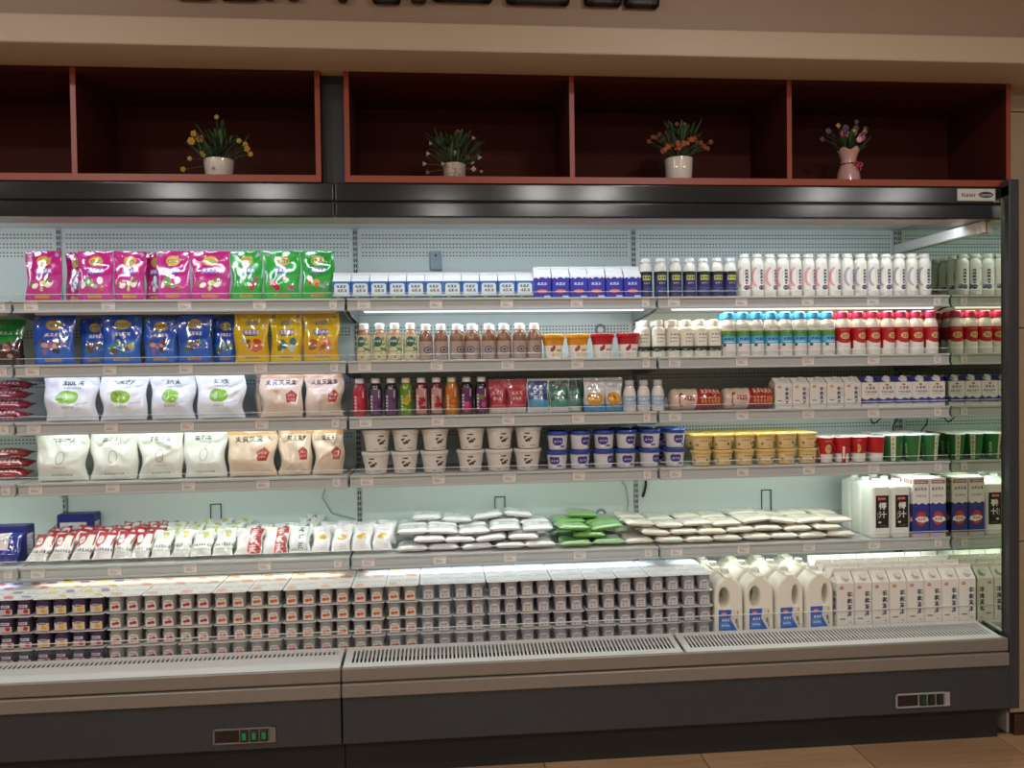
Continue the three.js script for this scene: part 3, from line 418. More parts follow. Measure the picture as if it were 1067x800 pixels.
// ---- second shelf: brown tea bottles, cups, white bottles
{
  const PB = [[0, 0], [0.024, 0], [0.0285, 0.004], [0.0285, 0.07], [0.0275, 0.095], [0.0235, 0.113], [0.0175, 0.121], [0.0165, 0.124], [0, 0.124]];
  const amber = (c) => phys(c, 0.2, { clearcoat: 0.6 });
  const mg = tex(512, 256, (g, w, h) => { fill(g, '#c9bd98', 0, 0, w, h); const r = rng(2); for (let i = 0; i < 40; i++) ell(g, ['#6f9150', '#8fa768', '#557f45'][i % 3], r() * w, h * (0.15 + r() * 0.8), 8 + r() * 16, 6 + r() * 10, r() * 3); for (const k of [0.5, 0.02]) { ell(g, '#2f5a4c', w * k, h * 0.28, 50, 54); row(g, '#dbe6dc', w * k - 42, h * 0.2, 26, 3, 31, 0.14); row(g, '#5b5136', w * k - 36, h * 0.62, 22, 3, 34); } });
  const mb = tex(512, 256, (g, w, h) => { fill(g, '#a18c80', 0, 0, w, h); for (const k of [0.53, 0.06]) { g.strokeStyle = '#3c3a50'; g.lineWidth = 14; g.beginPath(); g.arc(w * k, h * 0.48, 42, 0.5, 5.8); g.stroke(); ell(g, '#3c3a50', w * k, h * 0.48, 18); row(g, '#4a4356', w * k + 24, h * 0.4, 28, 2, 44, 0.15); row(g, '#7d6a60', w * k - 40, h * 0.8, 18, 5, 46); } });
  const pg = bottle('tea_bottle', PB, amber(0xa9805a), [[0.0291, 0.006], [0.0291, 0.07], [0.0281, 0.1], [0.0268, 0.104]], printed(mg, 0.35), 0.124, 0.0185, 0.026, M.capWhite);
  const pb = bottle('tea_bottle', PB.map(([a, b]) => [a, b * 0.965]), amber(0x7c5236), [[0.0291, 0.005], [0.0291, 0.07], [0.0288, 0.076]], printed(mb, 0.35), 0.1195, 0.0185, 0.026, M.capWhite);
  const xs = [-2.437, -2.374, -2.314, -2.252, -2.19, -2.129, -2.066, -2.005, -1.937, -1.876, -1.811, -1.75];
  xs.forEach((x, i) => put(i < 4 ? pg : pb, [x, B[1], -0.388], i < 4 ? inRow('brown tea bottle with green leaf label', i, 1) : inRow('brown tea bottle with swirl label', i - 4, 1), 'bottle', i < 4 ? 'leaf labelled tea bottles' : 'swirl labelled tea bottles', ((i * 29) % 7 - 3) * 0.12));
  xs.slice(6, 12).forEach((x, i) => put(pb, [x + 0.012, B[1], -0.46], `brown tea bottle behind the ${ord(i + 2)} front tea bottle with swirl label`, 'bottle', 'swirl labelled tea bottles'));
  const cup = (bg, c1, c2, c3) => tex(512, 160, (g, w, h) => { fill(g, '#e5e0d6', 0, 0, w, h); fill(g, bg, 0, 0, w, h * 0.34); const r = rng(6); for (const k of [0.52, 0.02]) { for (let i = 0; i < 6; i++) ell(g, [c1, c2, c3][i % 3], w * (k - 0.07 + r() * 0.05), h * (0.4 + r() * 0.45), 8 + r() * 14, 10 + r() * 14); ell(g, c3, w * (k + 0.06), h * 0.62, 34, 30); row(g, c1, w * (k + 0.02), h * 0.54, 16, 3, 9, 0.18); } });
  const or = tub('ice_cup', 0.036, 0.0445, 0.1, cup('#d98f1e', '#6b3520', '#a3552c', '#e9d3a2'), phys(0xd99a1d, 0.25, { clearcoat: 0.6 }), 0.018);
  const rd = tub('ice_cup', 0.036, 0.0455, 0.102, cup('#b01f2c', '#4f3a2c', '#b2273a', '#e6d2cf'), phys(0xb41625, 0.25, { clearcoat: 0.6 }), 0.018);
  [[-1.671, or], [-1.57, or], [-1.467, rd], [-1.359, rd]].forEach(([x, p], i) => put(p, [x, B[1], -0.392], inRow(i < 2 ? 'dessert cup with orange lid' : 'dessert cup with red lid', i % 2, 1), 'cup', i < 2 ? 'orange lidded cups' : 'red lidded cups'));
  const PS = [[0, 0], [0.024, 0], [0.0285, 0.004], [0.0287, 0.1], [0.026, 0.116], [0.019, 0.126], [0.017, 0.13], [0, 0.13]];
  const ms = tex(512, 512, (g, w, h) => { fill(g, '#ddd9ca', 0, 0, w, h); for (const k of [0.5, 0.99]) { for (let j = 0; j < 3; j++) row(g, '#57534c', w * k - 46, h * (0.16 + j * 0.13), 30 + (j === 0 ? 6 : 0), 3, 50 + j * 4, 0.13); line(g, '#8f8b80', 3, [[w * k - 46, h * 0.56], [w * k + 46, h * 0.56]]); } fill(g, '#27352a', 0, h * 0.62, w, h * 0.2); const r = rng(8); for (let i = 0; i < 50; i++) ell(g, ['#aeb8a0', '#4c6a44', '#1c261d'][i % 3], r() * w, h * (0.63 + r() * 0.18), 6 + r() * 12, 5 + r() * 9); });
  const ps = bottle('soy_milk_bottle', PS, milkBody(0xe0dccf), [[0.0293, 0.003], [0.0293, 0.1], [0.0268, 0.116]], printed(ms, 0.35, { clearcoat: 0.3 }), 0.13, 0.018, 0.024, std(0xe4e4de, 0.4));
  [-1.29, -1.232, -1.173, -1.114, -1.055, -0.996].forEach((x, i) => { put(ps, [x, B[1], -0.385 - (i ? 0 : 0.02)], inRow('white soy milk bottle with dark leaf band', i, 1), 'bottle', 'white soy milk bottles', ((i * 13) % 5 - 2) * 0.08); put(ps, [x, B[1], -0.445 - (i ? 0 : 0.02)], `white soy milk bottle directly behind the ${ord(i)} front one on the second shelf`, 'bottle', 'white soy milk bottles'); });
  const PC = [[0, 0], [0.026, 0], [0.0298, 0.004], [0.0298, 0.118], [0.027, 0.136], [0.0195, 0.15], [0.0185, 0.156], [0, 0.156]];
  const mc = tex(512, 512, (g, w, h) => { fill(g, '#dfddd2', 0, 0, w, h); fill(g, '#4c8a3e', 0, h * 0.2, w, h * 0.19); const r = rng(14); for (let i = 0; i < 160; i++) line(g, ['#2f6b2d', '#7fae62', '#3f7f38'][i % 3], 4, [[r() * w, h * 0.38], [r() * w * 0.02 + (i / 160) * w, h * (0.2 + r() * 0.12)]]); fill(g, '#4fa6cf', 0, h * 0.39, w, h * 0.24); for (const k of [0.5, 0]) { row(g, '#1f2c50', w * k - 60, h * 0.43, 38, 3, 61, 0.15); fill(g, '#d7e9f2', w * k - 60, h * 0.56, 124, 12); row(g, '#5f6a74', w * k - 40, h * 0.08, 20, 4, 65); } fill(g, '#39423f', w * 0.36, h * 0.63, 34, 50); fill(g, '#d5cfc8', 0, h * 0.68, w, h * 0.32); fill(g, '#39423f', w * 0.36, h * 0.63, 34, 44); });
  const pc = bottle('milk_bottle', PC, milkBody(0xe2e0d6), [[0.0304, 0.006], [0.0304, 0.116], [0.0285, 0.132]], printed(mc, 0.4), 0.156, 0.0215, 0.028, std(0x3f9fd6, 0.35));
  const cx = [-0.934, -0.873, -0.812, -0.75, -0.689, -0.627, -0.566, -0.504];
  cx.forEach((x, i) => { put(pc, [x, B[1], -0.386], inRow('milk bottle with light blue cap', i, 1), 'bottle', 'blue capped milk bottles', ((i * 17) % 5 - 2) * 0.1); put(pc, [x, B[1], -0.452], `milk bottle with light blue cap directly behind the ${ord(i)} front one`, 'bottle', 'blue capped milk bottles'); });
  const mr = tex(512, 512, (g, w, h) => { fill(g, '#e0dcd4', 0, 0, w, h); fill(g, '#b3121f', 0, 0, w, h * 0.5); for (const k of [0.52, 0.02]) { ell(g, '#b3121f', w * k, h * 0.44, 92, 80); ell(g, '#d3b47c', w * k, h * 0.32, 54, 60); row(g, '#7a2c1c', w * k - 34, h * 0.26, 32, 2, 71, 0.14); row(g, '#7a2c1c', w * k - 34, h * 0.33, 32, 2, 74, 0.14); row(g, '#e2b8b0', w * k - 60, h * 0.06, 20, 6, 77); row(g, '#8e8a88', w * k - 40, h * 0.7, 18, 5, 79); } fill(g, '#b3121f', w * 0.2, 0, w * 0.1, h * 0.8); });
  const pr = bottle('milk_bottle', PC, milkBody(0xe2ded4), [[0.0304, 0.006], [0.0304, 0.112], [0.03, 0.116]], printed(mr, 0.4), 0.156, 0.0215, 0.028, std(0xb5214a, 0.35));
  const rx = [-0.436, -0.369, -0.304, -0.24, -0.178, -0.112, -0.046];
  rx.forEach((x, i) => { put(pr, [x, B[1], -0.386], inRow('milk bottle with red label and cap', i, 1), 'bottle', 'red labelled milk bottles', ((i * 23) % 5 - 2) * 0.12); for (const k of i > 4 ? [1, 2, 3] : [1]) put(pr, [x - (k % 2) * 0.012, B[1], -0.386 - 0.066 * k], `red capped milk bottle ${['', 'directly', 'two rows', 'three rows'][k]} behind the ${ord(i)} front one`, 'bottle', 'red labelled milk bottles'); });
}
// ---- third shelf
{
  const PJ = [[0, 0], [0.022, 0], [0.0258, 0.004], [0.0262, 0.09], [0.0255, 0.112], [0.019, 0.128], [0.0165, 0.132], [0, 0.132]];
  const J = (bg, panel, fruit, seed) => tex(384, 256, (g, w, h) => { fill(g, bg, 0, 0, w, h); fill(g, panel, w * 0.36, 0, w * 0.3, h); const r = rng(seed); for (let i = 0; i < 7; i++) ell(g, fruit[i % fruit.length], w * (0.46 + r() * 0.16), h * (0.3 + r() * 0.6), 12 + r() * 18, 12 + r() * 18); for (let i = 0; i < 5; i++) { g.save(); g.translate(w * 0.4, h * (0.3 + i * 0.13)); g.rotate(-1.57); glyph(g, '#ece6e4', -13, -13, 28, seed + i, 0.16); g.restore(); } fill(g, '#d9cfcf', w * 0.58, h * 0.04, 10, h * 0.3); });
  const kinds = [['red', 0x9c2032, '#a52638', '#b02a3c', ['#c2384a', '#a52638']], ['dark purple', 0x241a26, '#231c28', '#5c4a6e', ['#6a2f5c', '#8a3f7a', '#443056']], ['dark purple', 0x241a26, '#231c28', '#5a4669', ['#5c2f54', '#7d3a6c', '#443056']], ['green', 0x6f8a1e, '#5d8420', '#4f8a1c', ['#b59a1e', '#7faa2a', '#c9a820']], ['crimson', 0x66161c, '#5c161c', '#b58a86', ['#9c1a22', '#b8262c', '#8c1a20']], ['crimson', 0x66161c, '#5c161c', '#b58a86', ['#9c1a22', '#b8262c', '#8c1a20']], ['orange', 0xb26a18, '#b87418', '#bd6a1c', ['#c98a2c', '#b55c18']], ['black', 0x191016, '#1a1218', '#5c2a58', ['#b0305e', '#8c2a6c', '#c2487c']], ['black', 0x191016, '#1a1218', '#5c2a58', ['#b0305e', '#4f7a3c', '#c2487c']]];
  const said = ['the red one at the left end', 'first dark purple one', 'second dark purple one', 'the green one', 'first crimson one', 'second crimson one', 'the orange one', 'first near black one with pink fruit', 'last near black one with pink fruit'];
  [-2.457, -2.394, -2.333, -2.273, -2.212, -2.151, -2.09, -2.029, -1.969].forEach((x, i) => {
    const [, c, a, b, f] = kinds[i]; const p = bottle('juice_bottle', PJ, phys(c, 0.12, { clearcoat: 0.8 }), [[0.0267, 0.008], [0.0268, 0.1], [0.0264, 0.108]], printed(J(a, b, f, i + 90), 0.35), 0.132, 0.0175, 0.02, std(i === 6 || i === 3 ? 0xd6d0b4 : 0xd9d8d6, 0.4));
    put(p, [x, B[2], -0.386], `square shouldered juice bottle on the third shelf, ${said[i]}`, 'bottle', 'juice bottles');
  });
  const pouchTex = (draw) => film(tex(224, 340, draw), { roughness: 0.35 });
  const redP = pouchTex((g, w, h) => { fill(g, '#a8283a', 0, 0, w, h); fill(g, '#cfc8c2', 0, h * 0.83, w, h * 0.17); row(g, '#e4c3c0', w * 0.2, h * 0.34, 42, 3, 22, 0.11); row(g, '#e4c3c0', w * 0.26, h * 0.52, 32, 3, 26, 0.12); fill(g, '#c4626c', 0, h * 0.74, w, h * 0.06); });
  const bluP = pouchTex((g, w, h) => { fill(g, '#d5d8da', 0, 0, w, h); g.fillStyle = '#234a86'; g.beginPath(); g.roundRect(10, 20, w - 20, h - 70, 20); g.fill(); poly(g, '#4c98bf', [[10, h * 0.62], [w * 0.5, h * 0.56], [w - 10, h * 0.64], [w - 10, h * 0.85], [10, h * 0.85]]); column(g, '#dfe7ee', w * 0.28, h * 0.18, 48, 3, 3, 0.14); column(g, '#dfe7ee', w * 0.54, h * 0.18, 48, 3, 6, 0.14); });
  const grnP = pouchTex((g, w, h) => { fill(g, '#cdd2cf', 0, 0, w, h); g.fillStyle = '#2f6a55'; g.beginPath(); g.roundRect(8, 20, w - 16, h - 76, 18); g.fill(); poly(g, '#4c8c7c', [[8, h * 0.66], [w - 8, h * 0.6], [w - 8, h * 0.8], [8, h * 0.84]]); row(g, '#a9c9b8', w * 0.22, h * 0.36, 42, 3, 13, 0.12); row(g, '#a9c9b8', w * 0.22, h * 0.52, 36, 3, 16, 0.12); ell(g, '#a33c3c', w * 0.5, h * 0.18, 22, 12); });
  const bowP = pouchTex((g, w, h) => { fill(g, '#c9cac8', 0, 0, w, h); fill(g, '#3f8dbb', 0, h * 0.78, w, h * 0.22); row(g, '#5c7288', w * 0.14, h * 0.2, 32, 5, 23); ell(g, '#cf8f2a', w * 0.5, h * 0.62, w * 0.4, h * 0.2); sweets(g, w, h, rng(31), ['#d9a83c', '#c47f22', '#e0bd6a', '#b8671c'], 0.5); fill(g, '#8b9aa6', 0, h * 0.08, w, 8); });
  const list = [[-1.941, -1.865, 0, redP, 'red snack pouch at the left'], [-1.865, -1.782, 0, redP, 'red snack pouch at the right'], [-1.782, -1.692, 0, bluP, 'dark blue snack pouch'], [-1.692, -1.605, 0, grnP, 'green snack pouch standing in front'], [-1.62, -1.545, 0.035, grnP, 'green snack pouch half hidden behind'], [-1.547, -1.456, 0, bowP, 'white pouch with orange bowl print at the left'], [-1.458, -1.383, 0.004, bowP, 'white pouch with orange bowl print at the right']];
  list.forEach(([a, b, z, m, l], i) => { const p = proto('snack_pouch'); mesh('pouch', bagGeo(b - a, 0.14, 0.045, { seed: 300 + i, wr: 0.0025 }), m, p); put(p, [(a + b) / 2, B[2] + 0.0005, -0.395 - z], l + ' beside the juice bottles', 'snack pouch', 'stand up pouches', 0, -0.05); });
  const PM = [[0, 0], [0.023, 0], [0.0272, 0.004], [0.0272, 0.066], [0.024, 0.088], [0.0175, 0.103], [0.017, 0.107], [0, 0.107]];
  const ml = tex(384, 128, (g, w, h) => { fill(g, '#9fb6cf', 0, 0, w, h); for (const k of [0.5, 0]) { row(g, '#e5ebf0', w * k - 60, h * 0.14, 32, 3, 8, 0.12); row(g, '#4a5f84', w * k + 30, h * 0.3, 24, 2, 12, 0.16); row(g, '#dfe7ee', w * k - 56, h * 0.6, 20, 5, 15); } });
  const pm = bottle('milk_bottle', PM, milkBody(0xe0ddd6, 0.15), [[0.0277, 0.02], [0.0277, 0.064]], printed(ml, 0.4), 0.107, 0.0185, 0.022, std(0xb9bcbc, 0.3));
  [-1.356, -1.297, -1.237].forEach((x, i) => put(pm, [x, B[2], -0.388], inRow('small white glass milk bottle', i, 2), 'bottle', 'small glass milk bottles'));
  // rolls of five little bottles in printed shrink film
  const mrl = tex(512, 256, (g, w, h) => { for (const o of [0, 0.5]) { const y = h * o; fill(g, '#a01f2c', 0, y, w, h / 2); poly(g, '#d3bfae', [[0, y], [w * 0.52, y], [w * 0.46, y + h / 2], [0, y + h / 2]]); g.fillStyle = '#a3222c'; g.font = 'bold 78px sans-serif'; g.textBaseline = 'middle'; g.fillText('C', w * 0.14, y + h * 0.27); row(g, '#a3222c', w * 0.25, y + h * 0.2, 24, 4, 4, 0.18); fill(g, '#8b7a68', w * 0.26, y + h * 0.33, 90, 6); row(g, '#e6d6b8', w * 0.58, y + h * 0.05, 34, 5, 9, 0.13); row(g, '#c99a4c', w * 0.56, y + h * 0.22, 30, 6, 15, 0.13); fill(g, '#7f1722', w * 0.48, y + h * 0.4, w * 0.52, h * 0.1); } }, true);
  const pr2 = [[0, 0]]; for (let k = 0; k <= 50; k++) { const t = k / 50; pr2.push([0.0455 * Math.min(1, Math.sqrt(Math.max(0, 1 - Math.pow(Math.abs(2 * t - 1), 14)))) * (1 - 0.045 * (1 - Math.abs(Math.sin(t * 5 * Math.PI)))), t * 0.224]); } pr2.push([0, 0.224]);
  const rg = lathe(pr2, 28); { const u = rg.attributes.uv; const n = pr2.length; for (let i = 0; i < u.count; i++) { const a = u.getX(i), p = rg.attributes.position.getY(i); u.setXY(i, p / 0.224, 1.25 - a); } } rg.rotateZ(-Math.PI / 2).translate(-0.112, 0, 0);
  const pr3 = proto('bottle_roll'); mesh('shrink_film', rg, film(mrl, { roughness: 0.2 }), pr3);
  [-1.079, -0.856].forEach((x, i) => put(pr3, [x, B[2] + 0.0455, -0.395], (i ? 'second' : 'first') + ' red shrink wrapped roll of drink bottles lying on the third shelf', 'drink roll', 'red drink rolls', 0, -0.1));
  // cartons
  const mw = tex(192, 288, (g, w, h) => { fill(g, '#ddd9d2', 0, 0, w, h); ell(g, '#b8544c', w * 0.24, h * 0.13, 24, 15); row(g, '#ecdcd4', w * 0.13, h * 0.1, 14, 3, 2, 0.2); column(g, '#343a62', w * 0.58, h * 0.14, 46, 4, 5, 0.17); column(g, '#6a6f86', w * 0.88, h * 0.16, 12, 9, 55); fill(g, '#4f4c4c', w * 0.12, h * 0.66, w * 0.28, 9); line(g, '#bdb8b2', 2, [[0, h * 0.8], [w, h * 0.8]]); });
  const cw = carton('milk_carton', 0.0735, 0.105, 0.07, mw, std(0xdedad4, 0.4), { rh: 0.02, fin: 0.004, cap: std(0xd4d0ca, 0.4) });
  const mbw = tex(192, 288, (g, w, h) => { fill(g, '#dddad4', 0, 0, w, h); ell(g, '#b8443c', w * 0.5, h * 0.1, 20, 11); row(g, '#34365c', w * 0.22, h * 0.17, 36, 3, 25, 0.14); row(g, '#34365c', w * 0.14, h * 0.34, 28, 5, 29, 0.14); row(g, '#8a8ba0', w * 0.2, h * 0.47, 14, 8, 35); poly(g, '#3a3a8c', [[0, h * 0.64], [w * 0.3, h * 0.7], [w * 0.55, h * 0.62], [w * 0.8, h * 0.68], [w, h * 0.6], [w, h * 0.84], [0, h * 0.86]]); row(g, '#c9cbe2', w * 0.16, h * 0.74, 18, 7, 39); });
  const cb = carton('milk_carton', 0.0735, 0.105, 0.07, mbw, std(0x3b3878, 0.4), { rh: 0.02, fin: 0.004, cap: std(0xdcdad6, 0.4) });
  for (let i = 0; i < 5; i++) {
    put(cw, [-0.709 + i * 0.0753, B[2], -0.392], inRow('white carton with navy column of writing', i, 2), 'carton', 'white cartons of the third shelf');
    put(cb, [-0.332 + i * 0.0745, B[2], -0.392], inRow('blue topped milk carton', i, 2), 'carton', 'blue topped cartons of the third shelf');
    if (i > 2) put(cb, [-0.332 + i * 0.0745, B[2], -0.468], `blue topped milk carton directly behind the ${ord(i)} front one`, 'carton', 'blue topped cartons of the third shelf');
  }
}
// ---- fourth shelf
{
  const mt = tex(512, 160, (g, w, h) => { fill(g, '#d6d1ca', 0, 0, w, h); const r = rng(5); for (const k of [0.52, 0.02]) { for (let i = 0; i < 16; i++) ell(g, '#37352f', w * (k - 0.045 + r() * 0.09), h * (0.16 + r() * 0.44), 4 + r() * 8, 4 + r() * 9); ell(g, '#d6d1ca', w * k - 6, h * 0.42, 7, 9); ell(g, '#37352f', w * k, h * 0.16, 16, 7); fill(g, '#6f6b64', w * (k - 0.1), h * 0.84, 26, 5); fill(g, '#6f6b64', w * (k + 0.03), h * 0.8, 50, 5); } });
  const pt = tub('yogurt_tub', 0.043, 0.0538, 0.09, mt, std(0xd8d4cd, 0.35), 0.014);
  const xs = [-2.398, -2.282, -2.163, -2.016, -1.9, -1.782];
  for (const l of [0, 1]) xs.forEach((x, i) => put(pt, [x + l * 0.004, B[3] + l * 0.09, -0.403], `white yogurt tub with black splash, ${l ? 'upper' : 'lower'} layer, ${ord(i)} from the left`, 'tub', 'white yogurt tubs', ((i * 31 + l * 17) % 9 - 4) * 0.09));
  const mbt = tex(512, 160, (g, w, h) => { fill(g, '#cfcfd2', 0, 0, w, h); fill(g, '#b9bcc6', 0, h * 0.9, w, h * 0.1); for (const k of [0.53, 0.05]) { ell(g, '#3a3580', w * k, h * 0.42, 46, 42); ell(g, '#3a3580', w * k - 20, h * 0.28, 26, 24); ell(g, '#3a3580', w * k + 22, h * 0.28, 24, 22); row(g, '#dcdcea', w * k - 32, h * 0.34, 22, 3, 3, 0.15); ell(g, '#e8e8ee', w * k - 4, h * 0.76, 20, 12); fill(g, '#4a4790', w * (k + 0.05), h * 0.68, 40, 18); } });
  const pbt = tub('yogurt_tub', 0.036, 0.0422, 0.079, mbt, phys(0x24449a, 0.25, { clearcoat: 0.5 }), 0.016);
  [-1.66, -1.566, -1.467, -1.374, -1.272, -1.166].forEach((x, i) => { for (const l of [0, 1]) { put(pbt, [x + l * 0.003, B[3] + l * 0.079, -0.398], `blue lidded yogurt tub, ${l ? 'upper' : 'lower'} layer, ${ord(i)} from the left`, 'tub', 'blue lidded tubs', ((i * 13 + l * 29) % 9 - 4) * 0.16); if (i > 2) put(pbt, [x - 0.006, B[3] + l * 0.079, -0.497], `blue lidded yogurt tub behind the ${ord(i)} front one, ${l ? 'upper' : 'lower'} layer`, 'tub', 'blue lidded tubs', i); } });
  const myt = tex(512, 160, (g, w, h) => { fill(g, '#d9c08c', 0, 0, w, h); const r = rng(15); for (const k of [0.5, 0]) { row(g, '#7a5a2c', w * k - 44, h * 0.2, 22, 4, 5, 0.12); ell(g, '#8a6a3a', w * k - 70, h * 0.6, 12, 16); line(g, '#8a6a3a', 4, [[w * k - 20, h * 0.7], [w * k, h * 0.76], [w * k + 22, h * 0.7]]); fill(g, '#5c4a34', w * k + 40, h * 0.44, 22, 30); } });
  const pyt = tub('pudding_tub', 0.035, 0.0412, 0.066, myt, phys(0xd3b766, 0.3, { clearcoat: 0.4 }), 0.012);
  for (let i = 0; i < 6; i++) for (const l of [0, 1]) for (const k of [0, 1, 2]) if (k === 0 || l) put(pyt, [-1.052 + i * 0.0915, B[3] + l * 0.066, -0.396 - k * 0.092], k ? `yellow lidded pudding tub, ${k === 1 ? 'second' : 'third'} row back, upper layer, ${ord(i)} from the left` : `yellow lidded pudding tub, front row, ${l ? 'upper' : 'lower'} layer, ${ord(i)} from the left`, 'tub', 'yellow lidded tubs', ((i * 7 + l * 3) % 5 - 2) * 0.12);
  const foil = (c, seed) => printed(tex(128, 128, (g, w, h) => { fill(g, '#d9d6d6', 0, 0, w, h); const r = rng(seed); for (let i = 0; i < 8; i++) line(g, c, 8, [[r() * w, r() * h], [r() * w, r() * h]]); }), 0.3, { metalness: 0.3 });
  const mrc = tex(512, 192, (g, w, h) => { fill(g, '#dcd7d0', 0, 0, w, h); fill(g, '#b0141f', 0, 0, w, h * 0.64); for (const k of [0.5, 0]) { ell(g, '#cdb07c', w * k, h * 0.44, 34, 36); row(g, '#7a2c1c', w * k - 22, h * 0.36, 22, 2, 4); row(g, '#e6b5ac', w * k - 36, h * 0.08, 14, 5, 7); } fill(g, '#b0141f', w * 0.22, 0, w * 0.1, h); fill(g, '#e6d2cd', w * 0.24, h * 0.35, w * 0.05, h * 0.5); });
  const prc = tub('yogurt_cup', 0.027, 0.0345, 0.11, mrc, foil('#c2566a', 3), 0.004, 0.002);
  [[-0.515, 0], [-0.44, 0.004], [-0.365, 0.006], [-0.29, 0]].forEach(([x, z], i) => { put(prc, [x, B[3], -0.39 - z], inRow('red and white yogurt cup with foil lid', i, 3), 'cup', 'red yogurt cups', i * 1.3); put(prc, [x - 0.01, B[3], -0.47 - z], `red and white yogurt cup directly behind the ${ord(i)} front red cup`, 'cup', 'red yogurt cups', i * 0.8); });
  const mgc = tex(512, 192, (g, w, h) => { fill(g, '#256b34', 0, 0, w, h); for (const k of [0.42, 0.92]) { fill(g, '#d3d3bc', w * k, 0, w * 0.09, h); column(g, '#5f6b46', w * k + 6, 12, 30, 5, 5, 0.1); } for (const k of [0.64, 0.14]) { column(g, '#bcd3b4', w * k, h * 0.3, 26, 4, 9, 0.14); fill(g, '#bcd3b4', w * k - 4, h * 0.4, 2, h * 0.45); } });
  const pgc = tub('yogurt_cup', 0.029, 0.0375, 0.113, mgc, foil('#e8ecea', 4), 0.004, 0.002);
  [-0.212, -0.13, -0.047].forEach((x, i) => { put(pgc, [x, B[3], -0.39], inRow('green yogurt cup with silver foil lid', i, 3), 'cup', 'green yogurt cups', [-0.3, 0.9, 0.5][i]); for (const k of [1, 2]) put(pgc, [x - 0.008 * k, B[3], -0.39 - 0.082 * k], `green yogurt cup ${k === 1 ? 'directly' : 'two rows'} behind the ${ord(i)} front green cup`, 'cup', 'green yogurt cups', i + k); });
}
